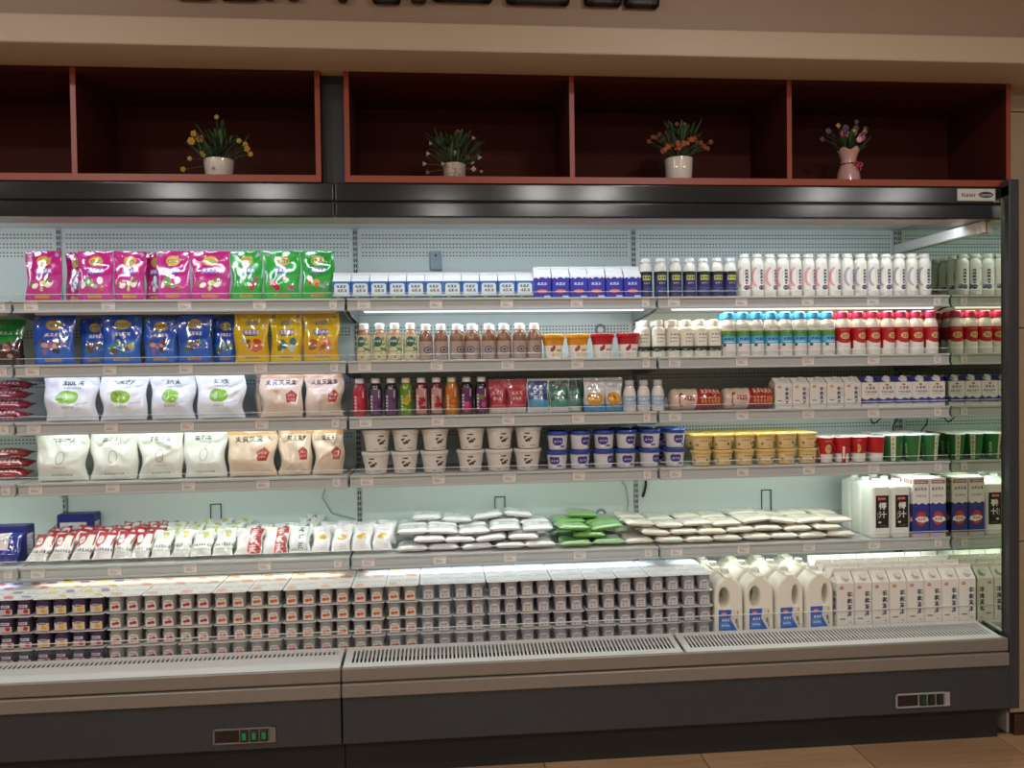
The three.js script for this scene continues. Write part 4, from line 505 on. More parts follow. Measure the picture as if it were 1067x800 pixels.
// ---- fifth shelf: leaning bags, loose sachets, tall bottles
{
  const sach = (draw) => film(tex(224, 224, draw), { roughness: 0.33 });
  const redS = sach((g, w, h) => { fill(g, '#d9d5d2', 0, 0, w, h); fill(g, '#9c2630', 0, 0, w, h * 0.14); poly(g, '#b2333a', [[0, h * 0.08], [w * 0.62, h * 0.08], [w * 0.5, h * 0.48], [w * 0.2, h * 0.6], [0, h * 0.4]]); ell(g, '#dcd8d6', w * 0.28, h * 0.32, w * 0.17, h * 0.15); row(g, '#8f4a4a', w * 0.16, h * 0.26, 24, 3, 44, 0.14); line(g, '#b2333a', 12, [[w, h * 0.08], [w * 0.92, h * 0.5]]); row(g, '#5f5856', w * 0.08, h * 0.64, 28, 7, 4, 0.16); row(g, '#aaa4a2', w * 0.12, h * 0.78, 14, 11, 14); });
  const whiS = sach((g, w, h) => { fill(g, '#d8d9d4', 0, 0, w, h); ell(g, '#b9b46a', w * 0.6, h * 0.24, w * 0.2, h * 0.14); ell(g, '#cfd0c8', w * 0.36, h * 0.3, w * 0.16, h * 0.12); row(g, '#565b54', w * 0.08, h * 0.58, 28, 7, 8, 0.15); row(g, '#8a8f86', w * 0.1, h * 0.76, 16, 11, 18); line(g, '#8fa383', 6, [[w * 0.1, h * 0.16], [w * 0.5, h * 0.1]]); });
  const strS = sach((g, w, h) => { fill(g, '#dcd8d5', 0, 0, w, h); fill(g, '#b8454a', w * 0.48, 0, w * 0.48, h); column(g, '#e3cdc8', w * 0.52, 8, 66, 3, 5, 0.16); column(g, '#8b2a30', w * 0.72, 12, 60, 3, 8, 0.14); line(g, '#c4bdb9', 3, [[w * 0.1, h * 0.4], [w * 0.4, h * 0.42]]); });
  const greyS = sach((g, w, h) => { fill(g, '#d5d8d6', 0, 0, w, h); column(g, '#4a4f50', w * 0.4, 10, 62, 3, 3, 0.13); row(g, '#737a78', w * 0.1, h * 0.86, 18, 9, 7); line(g, '#9fb0a8', 8, [[w * 0.9, 0], [w * 0.8, h]]); });
  const yelS = sach((g, w, h) => { fill(g, '#dcd9da', 0, 0, w, h); ell(g, '#cfa93c', w * 0.5, h * 0.52, w * 0.28, h * 0.1); row(g, '#b98f2c', w * 0.28, h * 0.48, 20, 5, 9, 0.14); line(g, '#a69ab8', 5, [[w * 0.25, h * 0.26], [w * 0.75, h * 0.28]]); });
  // leaning bags: [x0, x1, material, kind]; rows behind repeat them a little higher
  const lean = [[-3.745, -3.665, redS], [-3.66, -3.585, redS], [-3.58, -3.503, redS], [-3.503, -3.427, redS], [-3.427, -3.355, redS], [-3.355, -3.281, redS], [-3.281, -3.205, whiS], [-3.205, -3.13, whiS], [-3.13, -3.045, whiS], [-3.045, -2.962, whiS], [-2.96, -2.852, strS], [-2.852, -2.75, strS], [-2.75, -2.662, greyS], [-2.66, -2.583, yelS], [-2.583, -2.503, yelS], [-2.503, -2.419, yelS], [-2.419, -2.338, yelS]];
  const nm = new Map([[redS, 'white and red snack bag'], [whiS, 'white snack bag with pale green print'], [strS, 'white snack bag with wide red stripe'], [greyS, 'white snack bag with grey writing'], [yelS, 'white snack bag with yellow badge']]), cnt = new Map();
  lean.forEach(([a, b, m], i) => {
    const rows = m === yelS ? 2 : m === strS ? 2 : m === greyS ? 4 : 4, n = cnt.get(m) || 0; cnt.set(m, n + 1);
    for (let k = 0; k < (i < 3 ? 3 : rows); k++) {
      const p = proto('snack_bag'); mesh('wrapper', bagGeo(b - a - 0.004, 0.125, 0.028, { stand: false, seed: 500 + i * 5 + k, seal: 0.07, nx: 12, ny: 12, wr: 0.0035, crease: 7 }), m === strS && k ? greyS : m, p);
      const L = -0.78 - k * 0.1 + ((i * 7 + k) % 5 - 2) * 0.012;
      put(p, [(a + b) / 2 + (k % 2) * 0.012, B[4] + 0.016 + k * (m === greyS ? 0.013 : 0.009), -0.375 - k * 0.07], `${ord(n)} leaning ${m === strS && k ? 'grey printed snack bag' : nm.get(m)}, ${k ? ord(k) + ' row behind' : 'front row'}`, 'snack bag', 'leaning snack bags', ((i * 11 + k * 5) % 7 - 3) * 0.015, L, ((i * 13 + k * 7) % 5 - 2) * 0.008);
    }
  });
  // loose flat sachets in piles
  const S = [0, 1, 2, 3].map((k) => bagGeo(0.135, 0.13, 0.0268, { stand: false, seed: 700 + k, seal: 0.01, nx: 18, ny: 14, wr: 0.0011, slim: 0.03, full: 0.34, crease: 6, ex: 5, ep: 0.34 }).translate(0, -0.065, 0).rotateX(-Math.PI / 2).rotateY(Math.PI / 2));
  const plain = (c, ink, mk) => sach((g, w, h) => { fill(g, c, 0, 0, w, h); if (mk) { ell(g, mk, w * 0.5, h * 0.6, w * 0.2, h * 0.08); } row(g, ink, w * 0.3, h * 0.3, 22, 4, 7, 0.12); });
  const whiteP = [plain('#dedcdc', '#a9a6ae'), plain('#dcdadb', '#b9b5bd', '#cdb58c')], greenP = [plain('#6c9a52', '#8cb574'), plain('#76a35c', '#98be80')], creamP = [plain('#ddd3c2', '#b5a68f'), plain('#d9d2c4', '#c0b5a2')];
  const pile = (x0, x1, n, layers, mats, desc, group, seed) => {
    const r = rng(seed), step = (x1 - x0) / n, f = (x) => 0.0022 * Math.sin(x * 11 + seed) + 0.0016 * Math.sin(x * 23 + 1);
    [[-0.428, layers[0]], [-0.586, layers[1]]].forEach(([z, L], row_) => {
      for (let l = 0; l < L; l++) for (let i = 0; i < n - (l % 2); i++) {
        const p = proto('milk_sachet'); mesh('wrapper', S[(r() * 4) | 0], mats[(r() * mats.length) | 0], p); const sc = step / 0.1325 * (0.97 + r() * 0.03);
        const o = put(p, [x0 + step * (i + 0.5 + (l % 2) * 0.5) + (r() - 0.5) * 0.012, B[4] + 0.0178 + l * 0.0306 + f(x0 + step * (i + 0.5 + (l % 2) * 0.5)) * l, z + (r() - 0.5) * 0.016 - l * (row_ ? 0.002 : 0.01)], `${desc}, ${['front', 'middle', 'rear'][row_]} row, ${['bottom', 'second', 'third', 'fourth', 'fifth'][l]} layer, ${ord(i)} from the left`, 'sachet', group, (r() - 0.5) * 0.2, -0.03, (l === L - 1 ? (r() - 0.5) * 0.04 : 0) + (f(x0 + step * (i + 0.5 + (l % 2) * 0.5) + 0.01) - f(x0 + step * (i + 0.5 + (l % 2) * 0.5) - 0.01)) / 0.02 * l);
        o.scale.set(sc, 0.92, 1);
      }
    });
  };
  pile(-2.325, -1.675, 5, [3, 4], whiteP, 'plain white milk sachet in the pile', 'pile of white milk sachets', 21);
  pile(-1.66, -1.385, 2, [3, 4], greenP, 'green sachet in the small pile', 'pile of green sachets', 22);
  pile(-1.38, -0.395, 8, [3, 3], creamP, 'cream coloured sachet in the long pile', 'pile of cream sachets', 23);
  // dark blue boxes at the far left
  const mb = tex(256, 192, (g, w, h) => { fill(g, '#23286e', 0, 0, w, h); fill(g, '#c9c6c8', w * 0.08, h * 0.22, w * 0.72, h * 0.62); ell(g, '#b53c34', w * 0.68, h * 0.36, 18, 14); for (let i = 0; i < 4; i++) fill(g, '#8a88a0', w * 0.14, h * (0.34 + i * 0.11), w * 0.3, 6); });
  const pb = proto('milk_box'); mesh('box', cartonBody(0.15, 0.135, 0.07), printed(mb, 0.4), pb); mesh('top_flap', rbox(-0.073, 0.073, 0.135, 0.139, -0.033, 0.033, 0.0015, 1), std(0x23286e, 0.4), pb);
  put(pb, [-3.86, B[4], -0.5], 'dark blue milk box in the far left bay', 'box', 'dark blue milk boxes'); put(pb, [-3.672, B[4] + 0.012, -0.672], 'dark blue milk box behind the red and white bags', 'box', 'dark blue milk boxes');
  const fb = proto('snack_bag'); mesh('wrapper', bagGeo(0.1, 0.12, 0.04, { stand: false, seed: 4 }), film(tex(128, 160, (g, w, h) => { fill(g, '#2a2f86', 0, 0, w, h); fill(g, '#cfc4c4', 0, 0, w * 0.6, h * 0.62); row(g, '#8a8898', 10, 40, 16, 4, 3); })), fb); put(fb, [-3.83, B[4] + 0.012, -0.385], 'dark blue snack bag leaning at the far left edge', 'snack bag', undefined, 0, -0.5);
  // tall white bottles with black labels, blue cartons
  const ml = tex(192, 512, (g, w, h) => { fill(g, '#151414', 0, 0, w, h); fill(g, '#a8232c', w * 0.14, h * 0.05, w * 0.6, h * 0.1); row(g, '#e3d2d0', w * 0.18, h * 0.07, 26, 4, 3, 0.15); brush(g, '#e9e6e0', 'ye', w * 0.22, h * 0.2, 118); brush(g, '#e9e6e0', 'zhi', w * 0.22, h * 0.47, 118); column(g, '#c9c6c0', w * 0.1, h * 0.52, 18, 6, 5); ell(g, '#d9d6d0', w * 0.3, h * 0.83, 24, 16); row(g, '#a9a6a0', w * 0.3, h * 0.92, 16, 6, 12); });
  const sq = (() => { const s = new THREE.Shape(), a = 0.037, r = 0.014; s.moveTo(-a + r, -a); s.lineTo(a - r, -a); s.quadraticCurveTo(a, -a, a, -a + r); s.lineTo(a, a - r); s.quadraticCurveTo(a, a, a - r, a); s.lineTo(-a + r, a); s.quadraticCurveTo(-a, a, -a, a - r); s.lineTo(-a, -a + r); s.quadraticCurveTo(-a, -a, -a + r, -a); return s; })();
  const tb = proto('coconut_drink_bottle');
  mesh('body', new THREE.ExtrudeGeometry(sq, { depth: 0.2, bevelEnabled: true, bevelSize: 0.006, bevelThickness: 0.01, bevelSegments: 3, curveSegments: 5 }).rotateX(-Math.PI / 2).translate(0, 0.01, 0), phys(0xdfe2da, 0.3, { clearcoat: 0.3 }), tb);
  mesh('shoulder', lathe([[0.036, 0.219], [0.03, 0.226], [0.017, 0.232], [0, 0.232]], 20), phys(0xdfe2da, 0.3), tb); mesh('cap', cyl(0.017, 0.016, 0.014, 18, 0, 0.231, 0), M.capWhite, tb);
  mesh('front_label', rbox(-0.026, 0.031, 0.045, 0.182, 0.0432, 0.0438, 0.0003, 1), std(0x151414, 0.4), tb); mesh('label_print', new THREE.PlaneGeometry(0.056, 0.136).translate(0.0025, 0.1135, 0.0441), printed(ml, 0.4), tb);
  [-0.288, -0.201].forEach((x, i) => { for (const k of [0, 1, 2]) put(tb, [x, B[4], -0.393 - k * 0.09], k ? `tall white drink bottle, ${k === 1 ? 'second' : 'third'} row behind the ${ord(i)} black labelled one` : `${i ? 'right' : 'left'} one of two tall white bottles with black labels in front`, 'bottle', 'tall white drink bottles'); });
  const mc = tex(224, 640, (g, w, h) => { fill(g, '#dcd8d2', 0, 0, w, h); fill(g, '#8a5a50', 14, 14, w - 28, 40); row(g, '#e6dcd4', 22, 20, 26, 6, 5); row(g, '#3c4668', 22, h * 0.14, 40, 4, 9, 0.13); row(g, '#5c6480', 34, h * 0.27, 28, 5, 14, 0.12); poly(g, '#2b3484', [[0, h * 0.43], [w * 0.15, h * 0.41], [w * 0.35, h * 0.44], [w * 0.55, h * 0.41], [w * 0.8, h * 0.44], [w, h * 0.41], [w, h * 0.93], [0, h * 0.93]]); ell(g, '#b9382c', w * 0.5, h * 0.68, 72, 76); poly(g, '#e2ddd6', [[w * 0.1, h * 0.68], [w * 0.4, h * 0.64], [w * 0.9, h * 0.66], [w * 0.98, h * 0.72], [w * 0.6, h * 0.75], [w * 0.3, h * 0.73]]); row(g, '#8c4a3c', w * 0.28, h * 0.66, 34, 3, 22, 0.14); fill(g, '#b6aecb', 0, h * 0.93, w, h * 0.07); poly(g, '#d3be3c', [[w * 0.7, h], [w * 0.86, h * 0.93], [w, h]]); });
  const pc = proto('milk_carton'); mesh('body', cartonBody(0.073, 0.248, 0.073), printed(mc, 0.35, { clearcoat: 0.3 }), pc); mesh('top_flap', merge([rbox(-0.035, 0.035, 0.246, 0.25, -0.035, 0.035, 0.0015, 1), rbox(-0.035, 0.035, 0.248, 0.254, -0.004, 0.002, 0.0015, 1)]), std(0xd8d4ce, 0.4), pc);
  [-0.1145, -0.0385].forEach((x, i) => { for (const k of [0, 1, 2]) put(pc, [x, B[4], -0.383 - k * 0.08], k ? `tall blue milk carton, ${k === 1 ? 'second' : 'third'} row behind the ${ord(i)} front one` : `${i ? 'right' : 'left'} one of two tall blue milk cartons with red disc in front`, 'carton', 'tall blue milk cartons'); });
}
// ---- lowest deck: stacked yogurt packs, jugs, milk cartons
{
  const cupShape = (() => { const n = 12, pos = [], idx = [], uv = [], L = [[0.0195, 0.0, 0.6], [0.0212, 0.003, 0.5], [0.0238, 0.04, 0.42], [0.0262, 0.0545, 0.3], [0.0295, 0.0592, 0.3]];
    L.forEach(([r, y, sq], j) => { for (let i = 0; i <= n; i++) { const t = i / n * Math.PI * 2 + Math.PI / 4 * 0, c = Math.cos(t), s = Math.sin(t), e = 1 / Math.pow(Math.pow(Math.abs(c), 4) + Math.pow(Math.abs(s), 4), 0.25); pos.push(c * r * e, y, s * r * e); uv.push(i / n, j / 4); } });
    for (let j = 0; j < 4; j++) for (let i = 0; i < n; i++) { const k = j * (n + 1) + i; idx.push(k, k + n + 1, k + n + 2, k, k + n + 2, k + 1); }
    for (let i = 1; i < n - 1; i++) idx.push(0, i, i + 1);
    const g = new THREE.BufferGeometry(); g.setAttribute('position', new THREE.Float32BufferAttribute(pos, 3)); g.setAttribute('uv', new THREE.Float32BufferAttribute(uv, 2)); g.setIndex(idx); g.computeVertexNormals(); return g; })();
  const lidGeo = (() => { const s = new THREE.Shape(), a = 0.0625, b = 0.128, r = 0.012; s.moveTo(-a + r, -b); s.lineTo(a - r, -b); s.quadraticCurveTo(a, -b, a, -b + r); s.lineTo(a, b - r); s.quadraticCurveTo(a, b, a - r, b); s.lineTo(-a + r, b); s.quadraticCurveTo(-a, b, -a, b - r); s.lineTo(-a, -b + r); s.quadraticCurveTo(-a, -b, -a + r, -b); const g = new THREE.ExtrudeGeometry(s, { depth: 0.0018, bevelEnabled: false, curveSegments: 4 }); const p = g.attributes.position, u = g.attributes.uv; for (let i = 0; i < p.count; i++) u.setXY(i, (p.getX(i) + a) / (2 * a), (p.getY(i) + b) / (2 * b)); return g.rotateX(-Math.PI / 2); })();
  const lab = (bg, draw) => printed(tex(160, 160, (g, w, h) => { fill(g, bg, 0, 0, w, h); draw(g, w, h); }), 0.35);
  const purpleY = lab('#3a2c46', (g, w, h) => { poly(g, '#cfc3b4', [[0, h * 0.3], [w, h * 0.3], [w, h], [0, h]]); fill(g, '#5a4570', w * 0.14, h * 0.2, w * 0.6, h * 0.24); row(g, '#e6e2ea', w * 0.2, h * 0.24, 24, 3, 3, 0.16); ell(g, '#d3a32c', w * 0.6, h * 0.7, 40, 30); ell(g, '#e0bb55', w * 0.76, h * 0.55, 22, 26); });
  const purpleR = lab('#3a2c46', (g, w, h) => { fill(g, '#cbb8b2', 0, h * 0.5, w, h * 0.5); fill(g, '#cfc9d8', w * 0.12, h * 0.12, w * 0.7, h * 0.26); row(g, '#4a3a5c', w * 0.18, h * 0.16, 26, 3, 6, 0.16); ell(g, '#b22c36', w * 0.66, h * 0.72, 34, 30); });
  const arch = (g, w, h, c) => { g.fillStyle = c; g.beginPath(); g.moveTo(w * 0.04, h); g.lineTo(w * 0.1, h * 0.4); g.quadraticCurveTo(w * 0.16, h * 0.14, w * 0.34, h * 0.12); g.lineTo(w * 0.68, h * 0.12); g.quadraticCurveTo(w * 0.86, h * 0.16, w * 0.9, h * 0.4); g.lineTo(w * 0.96, h); g.fill(); };
  const greyR = lab('#8b8883', (g, w, h) => { arch(g, w, h, '#d6d2cc'); row(g, '#7a7674', w * 0.24, h * 0.24, 26, 3, 9, 0.15); ell(g, '#b02c36', w * 0.36, h * 0.66, 26, 22); ell(g, '#a8242e', w * 0.64, h * 0.6, 30, 24); });
  const greyO = lab('#8b8883', (g, w, h) => { arch(g, w, h, '#d6d2cc'); row(g, '#8a8480', w * 0.24, h * 0.24, 26, 3, 9, 0.15); ell(g, '#c9582c', w * 0.36, h * 0.66, 30, 24); ell(g, '#d0663a', w * 0.66, h * 0.62, 28, 24); });
  const greyN = lab('#86848a', (g, w, h) => { arch(g, w, h, '#c6c3c1'); row(g, '#4a484c', w * 0.22, h * 0.3, 28, 3, 12, 0.17); fill(g, '#8a8785', w * 0.2, h * 0.56, w * 0.6, 6); ell(g, '#6a686a', w * 0.34, h * 0.78, 12); ell(g, '#6a686a', w * 0.66, h * 0.78, 9); });
  const lid = (c, cols, seed) => printed(tex(192, 384, (g, w, h) => { fill(g, c, 0, 0, w, h); const r = rng(seed); for (let k = 0; k < 8; k++) { const x = (k % 2) * w / 2, y = (k >> 1) * h / 4; g.globalAlpha = 0.75; ell(g, cols[k % cols.length], x + w * 0.22, y + h * 0.1, 26 + r() * 18, 16 + r() * 12, r()); g.globalAlpha = 1; row(g, '#7f7f92', x + 16, y + h * 0.17, 16, 4, seed + k, 0.14); line(g, '#c4c4c2', 1.5, [[x, y], [x + w / 2, y]]); } line(g, '#c4c4c2', 1.5, [[w / 2, 0], [w / 2, h]]); }), 0.3);
  const kinds = {
    purpleY: [0x40324a, purpleY, lid('#dedbd2', ['#d9c84c', '#7a6aa0', '#e0d9c4', '#c9a83a'], 1), 'purple yogurt pack with yellow fruit print'], purpleR: [0x40324a, purpleR, lid('#dcdad6', ['#c8525c', '#6a5a96', '#dcd0d0'], 2), 'purple yogurt pack with red fruit print'],
    greyR: [0x9a9792, greyR, lid('#dfddd8', ['#d98a86', '#e5d6d0', '#d9dce2'], 3), 'grey yogurt pack with red strawberry print'], greyO: [0x9a9792, greyO, lid('#dfdcd6', ['#e0a070', '#d9dce6', '#e6d3bf'], 4), 'grey yogurt pack with orange fruit print'], greyN: [0x97959a, greyN, lid('#dededc', ['#c9cbdc', '#e3e3e0', '#d3d3da'], 5), 'plain grey yogurt pack with dark writing'],
  };
  const P = {};
  for (const [k, [c, lm, ld, nm]] of Object.entries(kinds)) {
    const p = proto('yogurt_pack'), cm = std(c, 0.4);
    mesh('lid_sheet', lidGeo.clone().translate(0, 0.0592, 0), ld, p);
    for (let i = 0; i < 8; i++) { const cup = mesh('cup', cupShape, cm, p), x = (i % 2 - 0.5) * 0.062, z = 0.0945 - (i >> 1) * 0.063; cup.position.set(x, 0, z); if (i < 2) mesh('cup_label', new THREE.PlaneGeometry(0.0425, 0.041).rotateX(0.068).translate(0, 0.0235, 0.0238), lm, cup); }
    P[k] = [p, nm];
  }
  const seen = {};
  const x0 = -3.755 + 0.0625, pitch = 0.12745, cols = 21;
  for (let c = -1; c < cols; c++) {
    const base = c < 0 ? 'purpleR' : c < 1 ? 'purpleR' : c < 3 ? 'purpleY' : c < 6 ? 'greyR' : c < 12 ? 'greyO' : 'greyN';
    for (let l = 0; l < 4; l++) {
      let k = base; if ((c === 2 && l < 2)) k = 'purpleR'; if (c === 1 && l === 0) k = 'purpleR';
      const r = rng(c * 9 + l + 100), id = k + l; seen[id] = (seen[id] || 0) + 1;
      put(P[k][0], [x0 + c * pitch + (r() - 0.5) * 0.003, B[5] + l * 0.0616, -0.304 + (r() - 0.5) * 0.01 - l * 0.001], `${P[k][1]}, ${['bottom layer', 'second layer from below', 'third layer from below', 'top layer'][l]}, ${ord(seen[id] - 1)} from the left`, 'yogurt pack', P[k][1].replace('pack', 'packs'), (r() - 0.5) * 0.02);
    }
  }
  // milk jugs: outline with a handle hole, rounded front to back
  const jug = (flip, hx, hw) => {
    const s = new THREE.Shape(), m = flip ? -1 : 1, X = (x) => x * m;
    s.moveTo(X(-0.05), 0); s.lineTo(X(0.05), 0); s.quadraticCurveTo(X(0.054), 0, X(0.054), 0.006); s.lineTo(X(0.054), 0.13); s.quadraticCurveTo(X(0.053), 0.178, X(0.022), 0.194); s.lineTo(X(0.014), 0.2); s.lineTo(X(0.014), 0.206); s.lineTo(X(-0.014), 0.206); s.lineTo(X(-0.014), 0.2); s.lineTo(X(-0.026), 0.19); s.quadraticCurveTo(X(-0.055), 0.172, X(-0.054), 0.125); s.lineTo(X(-0.054), 0.006); s.quadraticCurveTo(X(-0.054), 0, X(-0.05), 0);
    const hole = new THREE.Path(); hole.absellipse(X(hx), 0.128, hw, 0.042, 0, Math.PI * 2); s.holes.push(hole);
    const p = proto('milk_jug'), body = mesh('body', new THREE.ExtrudeGeometry(s, { depth: 0.062, bevelEnabled: true, bevelSize: 0.009, bevelThickness: 0.017, bevelSegments: 5, bevelOffset: -0.004, curveSegments: 14 }).translate(0, 0.006, -0.031), phys(0xe6e1d2, 0.35, { clearcoat: 0.25 }), p);
    mesh('cap', merge([cyl(0.0165, 0.016, 0.014, 20, 0, 0.216, 0), new THREE.TorusGeometry(0.0165, 0.0015, 6, 20).rotateX(Math.PI / 2).translate(0, 0.217, 0)]), std(0xd5d0c4, 0.4), p).scale.y = 1.08; body.scale.y = 1.08;
    const t = jugTex, lg = new THREE.PlaneGeometry(0.116, 0.082, 12, 1), q = lg.attributes.position;
    for (let i = 0; i < q.count; i++) { const x = q.getX(i), a = Math.max(0, Math.abs(x) - 0.036) / 0.022; q.setZ(i, 0.0487 - 0.03 * (1 - Math.sqrt(Math.max(0, 1 - a * a * 0.7)))); } lg.computeVertexNormals();
    mesh('wrap_label', lg.translate(0, 0.058, 0), t, p); return p;
  };
  const jugTex = printed(tex(384, 224, (g, w, h) => { fill(g, '#d6d0c2', 0, 0, w, h); poly(g, '#1f5ec0', [[0, 0], [w * 0.6, 0], [w * 0.56, h * 0.45], [w * 0.78, h], [0, h]]); ell(g, '#c24a4c', w * 0.34, h * 0.2, 40, 26); row(g, '#e2d2d4', w * 0.27, h * 0.15, 18, 3, 2, 0.2); poly(g, '#3f86cc', [[w * 0.2, h * 0.62], [w * 0.46, h * 0.6], [w * 0.6, h * 0.9], [w * 0.2, h * 0.92]]); row(g, '#e6ecf2', w * 0.26, h * 0.42, 34, 3, 6, 0.15); row(g, '#dbe6f0', w * 0.25, h * 0.7, 26, 4, 9, 0.14); ell(g, '#d9a83a', w * 0.86, h * 0.14, 34, 22); const r = rng(3); for (let i = 0; i < 16; i++) ell(g, ['#8a8472', '#5f5c50', '#b8ae96'][i % 3], w * (0.72 + r() * 0.24), h * (0.5 + r() * 0.45), 8 + r() * 12, 6 + r() * 8); poly(g, '#dcd8d0', [[w * 0.56, h * 0.45], [w * 0.64, h * 0.45], [w * 0.86, h], [w * 0.78, h]]); }), 0.4);
  const jl = jug(false, -0.017, 0.024), jr = jug(false, 0.024, 0.017);
  [-1.012, -0.887, -0.766, -0.642].forEach((x, i) => { put(i < 2 ? jl : jr, [x, B[5], -0.237], inRow(i < 2 ? 'white milk jug with handle towards the packs' : 'white milk jug with handle towards the cartons', i % 2, 5), 'milk jug', 'white milk jugs', i < 2 ? -0.05 : 0.05); for (const k of [1, 2]) put(jr, [x - 0.006 * k, B[5], -0.237 - 0.125 * k], `white milk jug ${k === 1 ? 'directly' : 'two rows'} behind the ${ord(i)} front jug`, 'milk jug', 'white milk jugs', 0.06 * (i % 2)); });
  const mw = tex(224, 576, (g, w, h) => { fill(g, '#ded9d1', 0, 0, w, h); ell(g, '#b5504a', w * 0.24, h * 0.09, 30, 20); row(g, '#eadbd4', w * 0.12, h * 0.07, 16, 3, 2, 0.2); column(g, '#35354a', w * 0.56, h * 0.17, 72, 4, 5, 0.17); column(g, '#7c7c8a', w * 0.9, h * 0.2, 15, 14, 35); fill(g, '#4c4846', w * 0.14, h * 0.735, w * 0.32, 16); line(g, '#b5b0a8', 3, [[0, h * 0.75], [w, h * 0.76]]); row(g, '#77736e', w * 0.68, h * 0.8, 20, 2, 44, 0.16); });
  const pm = carton('milk_carton', 0.0715, 0.19, 0.0715, mw, std(0xdfdad1, 0.4), { rh: 0.038, fin: 0.014, cap: std(0xcfcac0, 0.4) });
  for (let i = 0; i < 8; i++) for (const k of [0, 1, 2, 3]) put(pm, [-0.5405 + i * 0.0732, B[5], -0.208 - k * 0.075], k ? `tall white milk carton, ${ord(k)} row behind the ${ord(i)} front carton` : inRow('tall white milk carton with dark writing', i, 5), 'carton', 'tall white milk cartons');
}
// ---------------------------------------------------------------- potted plants in the cubbies
{
  const leafMat = [std(0x2f4a2c, 0.6), std(0x3b5a33, 0.6), std(0x27402a, 0.6)], stemMat = std(0x3f5a34, 0.6);
  const leaf = (x, y, z, len, wd, yaw, pitch) => { const g = new THREE.SphereGeometry(0.5, 6, 5).scale(wd, len, wd * 0.25).translate(0, len / 2, 0); return g.rotateX(pitch).rotateY(yaw).translate(x, y, z); };
  const bloom = (x, y, z, r, n = 5) => { const g = [new THREE.SphereGeometry(r * 0.4, 7, 5)]; for (let i = 0; i < n; i++) { const a = i / n * 6.283; g.push(new THREE.SphereGeometry(r * 0.5, 6, 5).scale(1, 1, 0.5).translate(Math.cos(a) * r * 0.55, Math.sin(a) * r * 0.55, 0)); } return merge(g).translate(x, y, z); };
  function plant(name, label, x, pot, top, flowers, leaves, spread, height, seed) {
    const o = thing(name, label, 'plant', [x, 2.1725, -0.15]), r = rng(seed); pot(o);
    const ls = [[], [], []]; for (let i = 0; i < leaves; i++) { const a = r() * 6.283, d = r() * spread; ls[i % 3].push(leaf(Math.cos(a) * d * 0.5, top - 0.004 + r() * height * 0.45, Math.sin(a) * d * 0.4, 0.025 + r() * 0.045, 0.007 + r() * 0.008, -a + 1.57, 0.3 + r() * 0.9)); }
    ls.forEach((l, i) => { const m = mesh('foliage', merge(l), leafMat[i], o); m.userData.kind = 'stuff'; });
    flowers.forEach(([fx, fy, fz, fr, mat, n]) => { const f = mesh('flower', bloom(fx, fy, fz, fr, n), mat, o); mesh('stem', tube([[fx * 0.15, top - 0.01, 0], [fx * 0.5, top + (fy - top) * 0.6, fz * 0.5], [fx, fy, fz]], 0.0012, 8, 4), stemMat, f); });
  }
  const ceramic = phys(0xd8d0c6, 0.2, { clearcoat: 0.5 }), potShape = (r0, r1, h) => lathe([[0, 0], [r0, 0], [r0 + 0.003, 0.004], [r0 + (r1 - r0) * 0.75, h * 0.55], [r1, h], [r1 - 0.005, h], [r1 - 0.008, h - 0.012], [0, h - 0.012]], 28);
  const yel = std(0xb88a2c, 0.6), yel2 = std(0xa5a04a, 0.6);
  plant('potted_flower', 'small white pot with yellow flowers in the first full cubby', -2.925, (o) => { const p = mesh('pot', potShape(0.042, 0.053, 0.074), ceramic, o); mesh('pot_mark', new THREE.CircleGeometry(0.006, 12).translate(-0.006, 0.034, 0.0515), std(0x8c7468, 0.5), p); }, 0.07,
    [[-0.083, 0.168, 0.01, 0.013, yel, 5], [-0.09, 0.138, 0.02, 0.015, yel, 6], [-0.06, 0.147, 0.02, 0.014, yel, 6], [-0.072, 0.156, 0, 0.01, yel, 5], [-0.044, 0.086, 0.045, 0.013, yel2, 5], [-0.1, 0.078, 0.01, 0.009, yel2, 5], [-0.118, 0.034, 0.03, 0.01, yel, 5], [0.075, 0.144, 0.01, 0.01, yel2, 5], [0.097, 0.132, 0.01, 0.01, yel, 5], [0.103, 0.115, 0.01, 0.012, yel, 5], [0.115, 0.096, 0.01, 0.01, yel, 5], [-0.008, 0.235, -0.01, 0.009, yel2, 5]], 90, 0.16, 0.2, 3);
  const pal = std(0xb5a09c, 0.6), pk = std(0x8f5a62, 0.6);
  plant('potted_flower', 'small speckled pot with drooping pale blossoms in the second cubby', -2.069, (o) => { const t = tex(128, 128, (g, w, h) => { fill(g, '#b8a89a', 0, 0, w, h); const r = rng(5); for (let i = 0; i < 14; i++) line(g, ['#8f7468', '#a08478', '#9a6a66'][i % 3], 3, [[r() * w, r() * h], [r() * w, r() * h]]); }); mesh('pot', potShape(0.037, 0.043, 0.066), printed(t, 0.35), o); }, 0.062,
    [[-0.088, 0.142, 0.01, 0.007, pal, 3], [-0.098, 0.104, 0.01, 0.008, pal, 3], [-0.112, 0.064, 0.02, 0.008, pal, 3], [-0.1, 0.03, 0.03, 0.008, pk, 3], [-0.044, 0.06, 0.04, 0.007, pal, 3], [0.0, 0.1, 0.04, 0.01, pal, 4], [0.016, 0.19, 0, 0.008, pk, 3], [0.072, 0.167, 0, 0.007, pal, 3], [0.093, 0.092, 0.01, 0.009, pal, 3], [0.07, 0.044, 0.03, 0.01, pal, 4], [0.05, 0.088, 0.03, 0.008, pk, 4], [0.066, 0.068, 0.03, 0.007, pal, 3], [0.1, 0.04, 0.01, 0.006, pal, 3]], 110, 0.17, 0.2, 4);
  const org = std(0xa5502c, 0.6), org2 = std(0x7f3c24, 0.6), r5 = rng(51), fl = [];
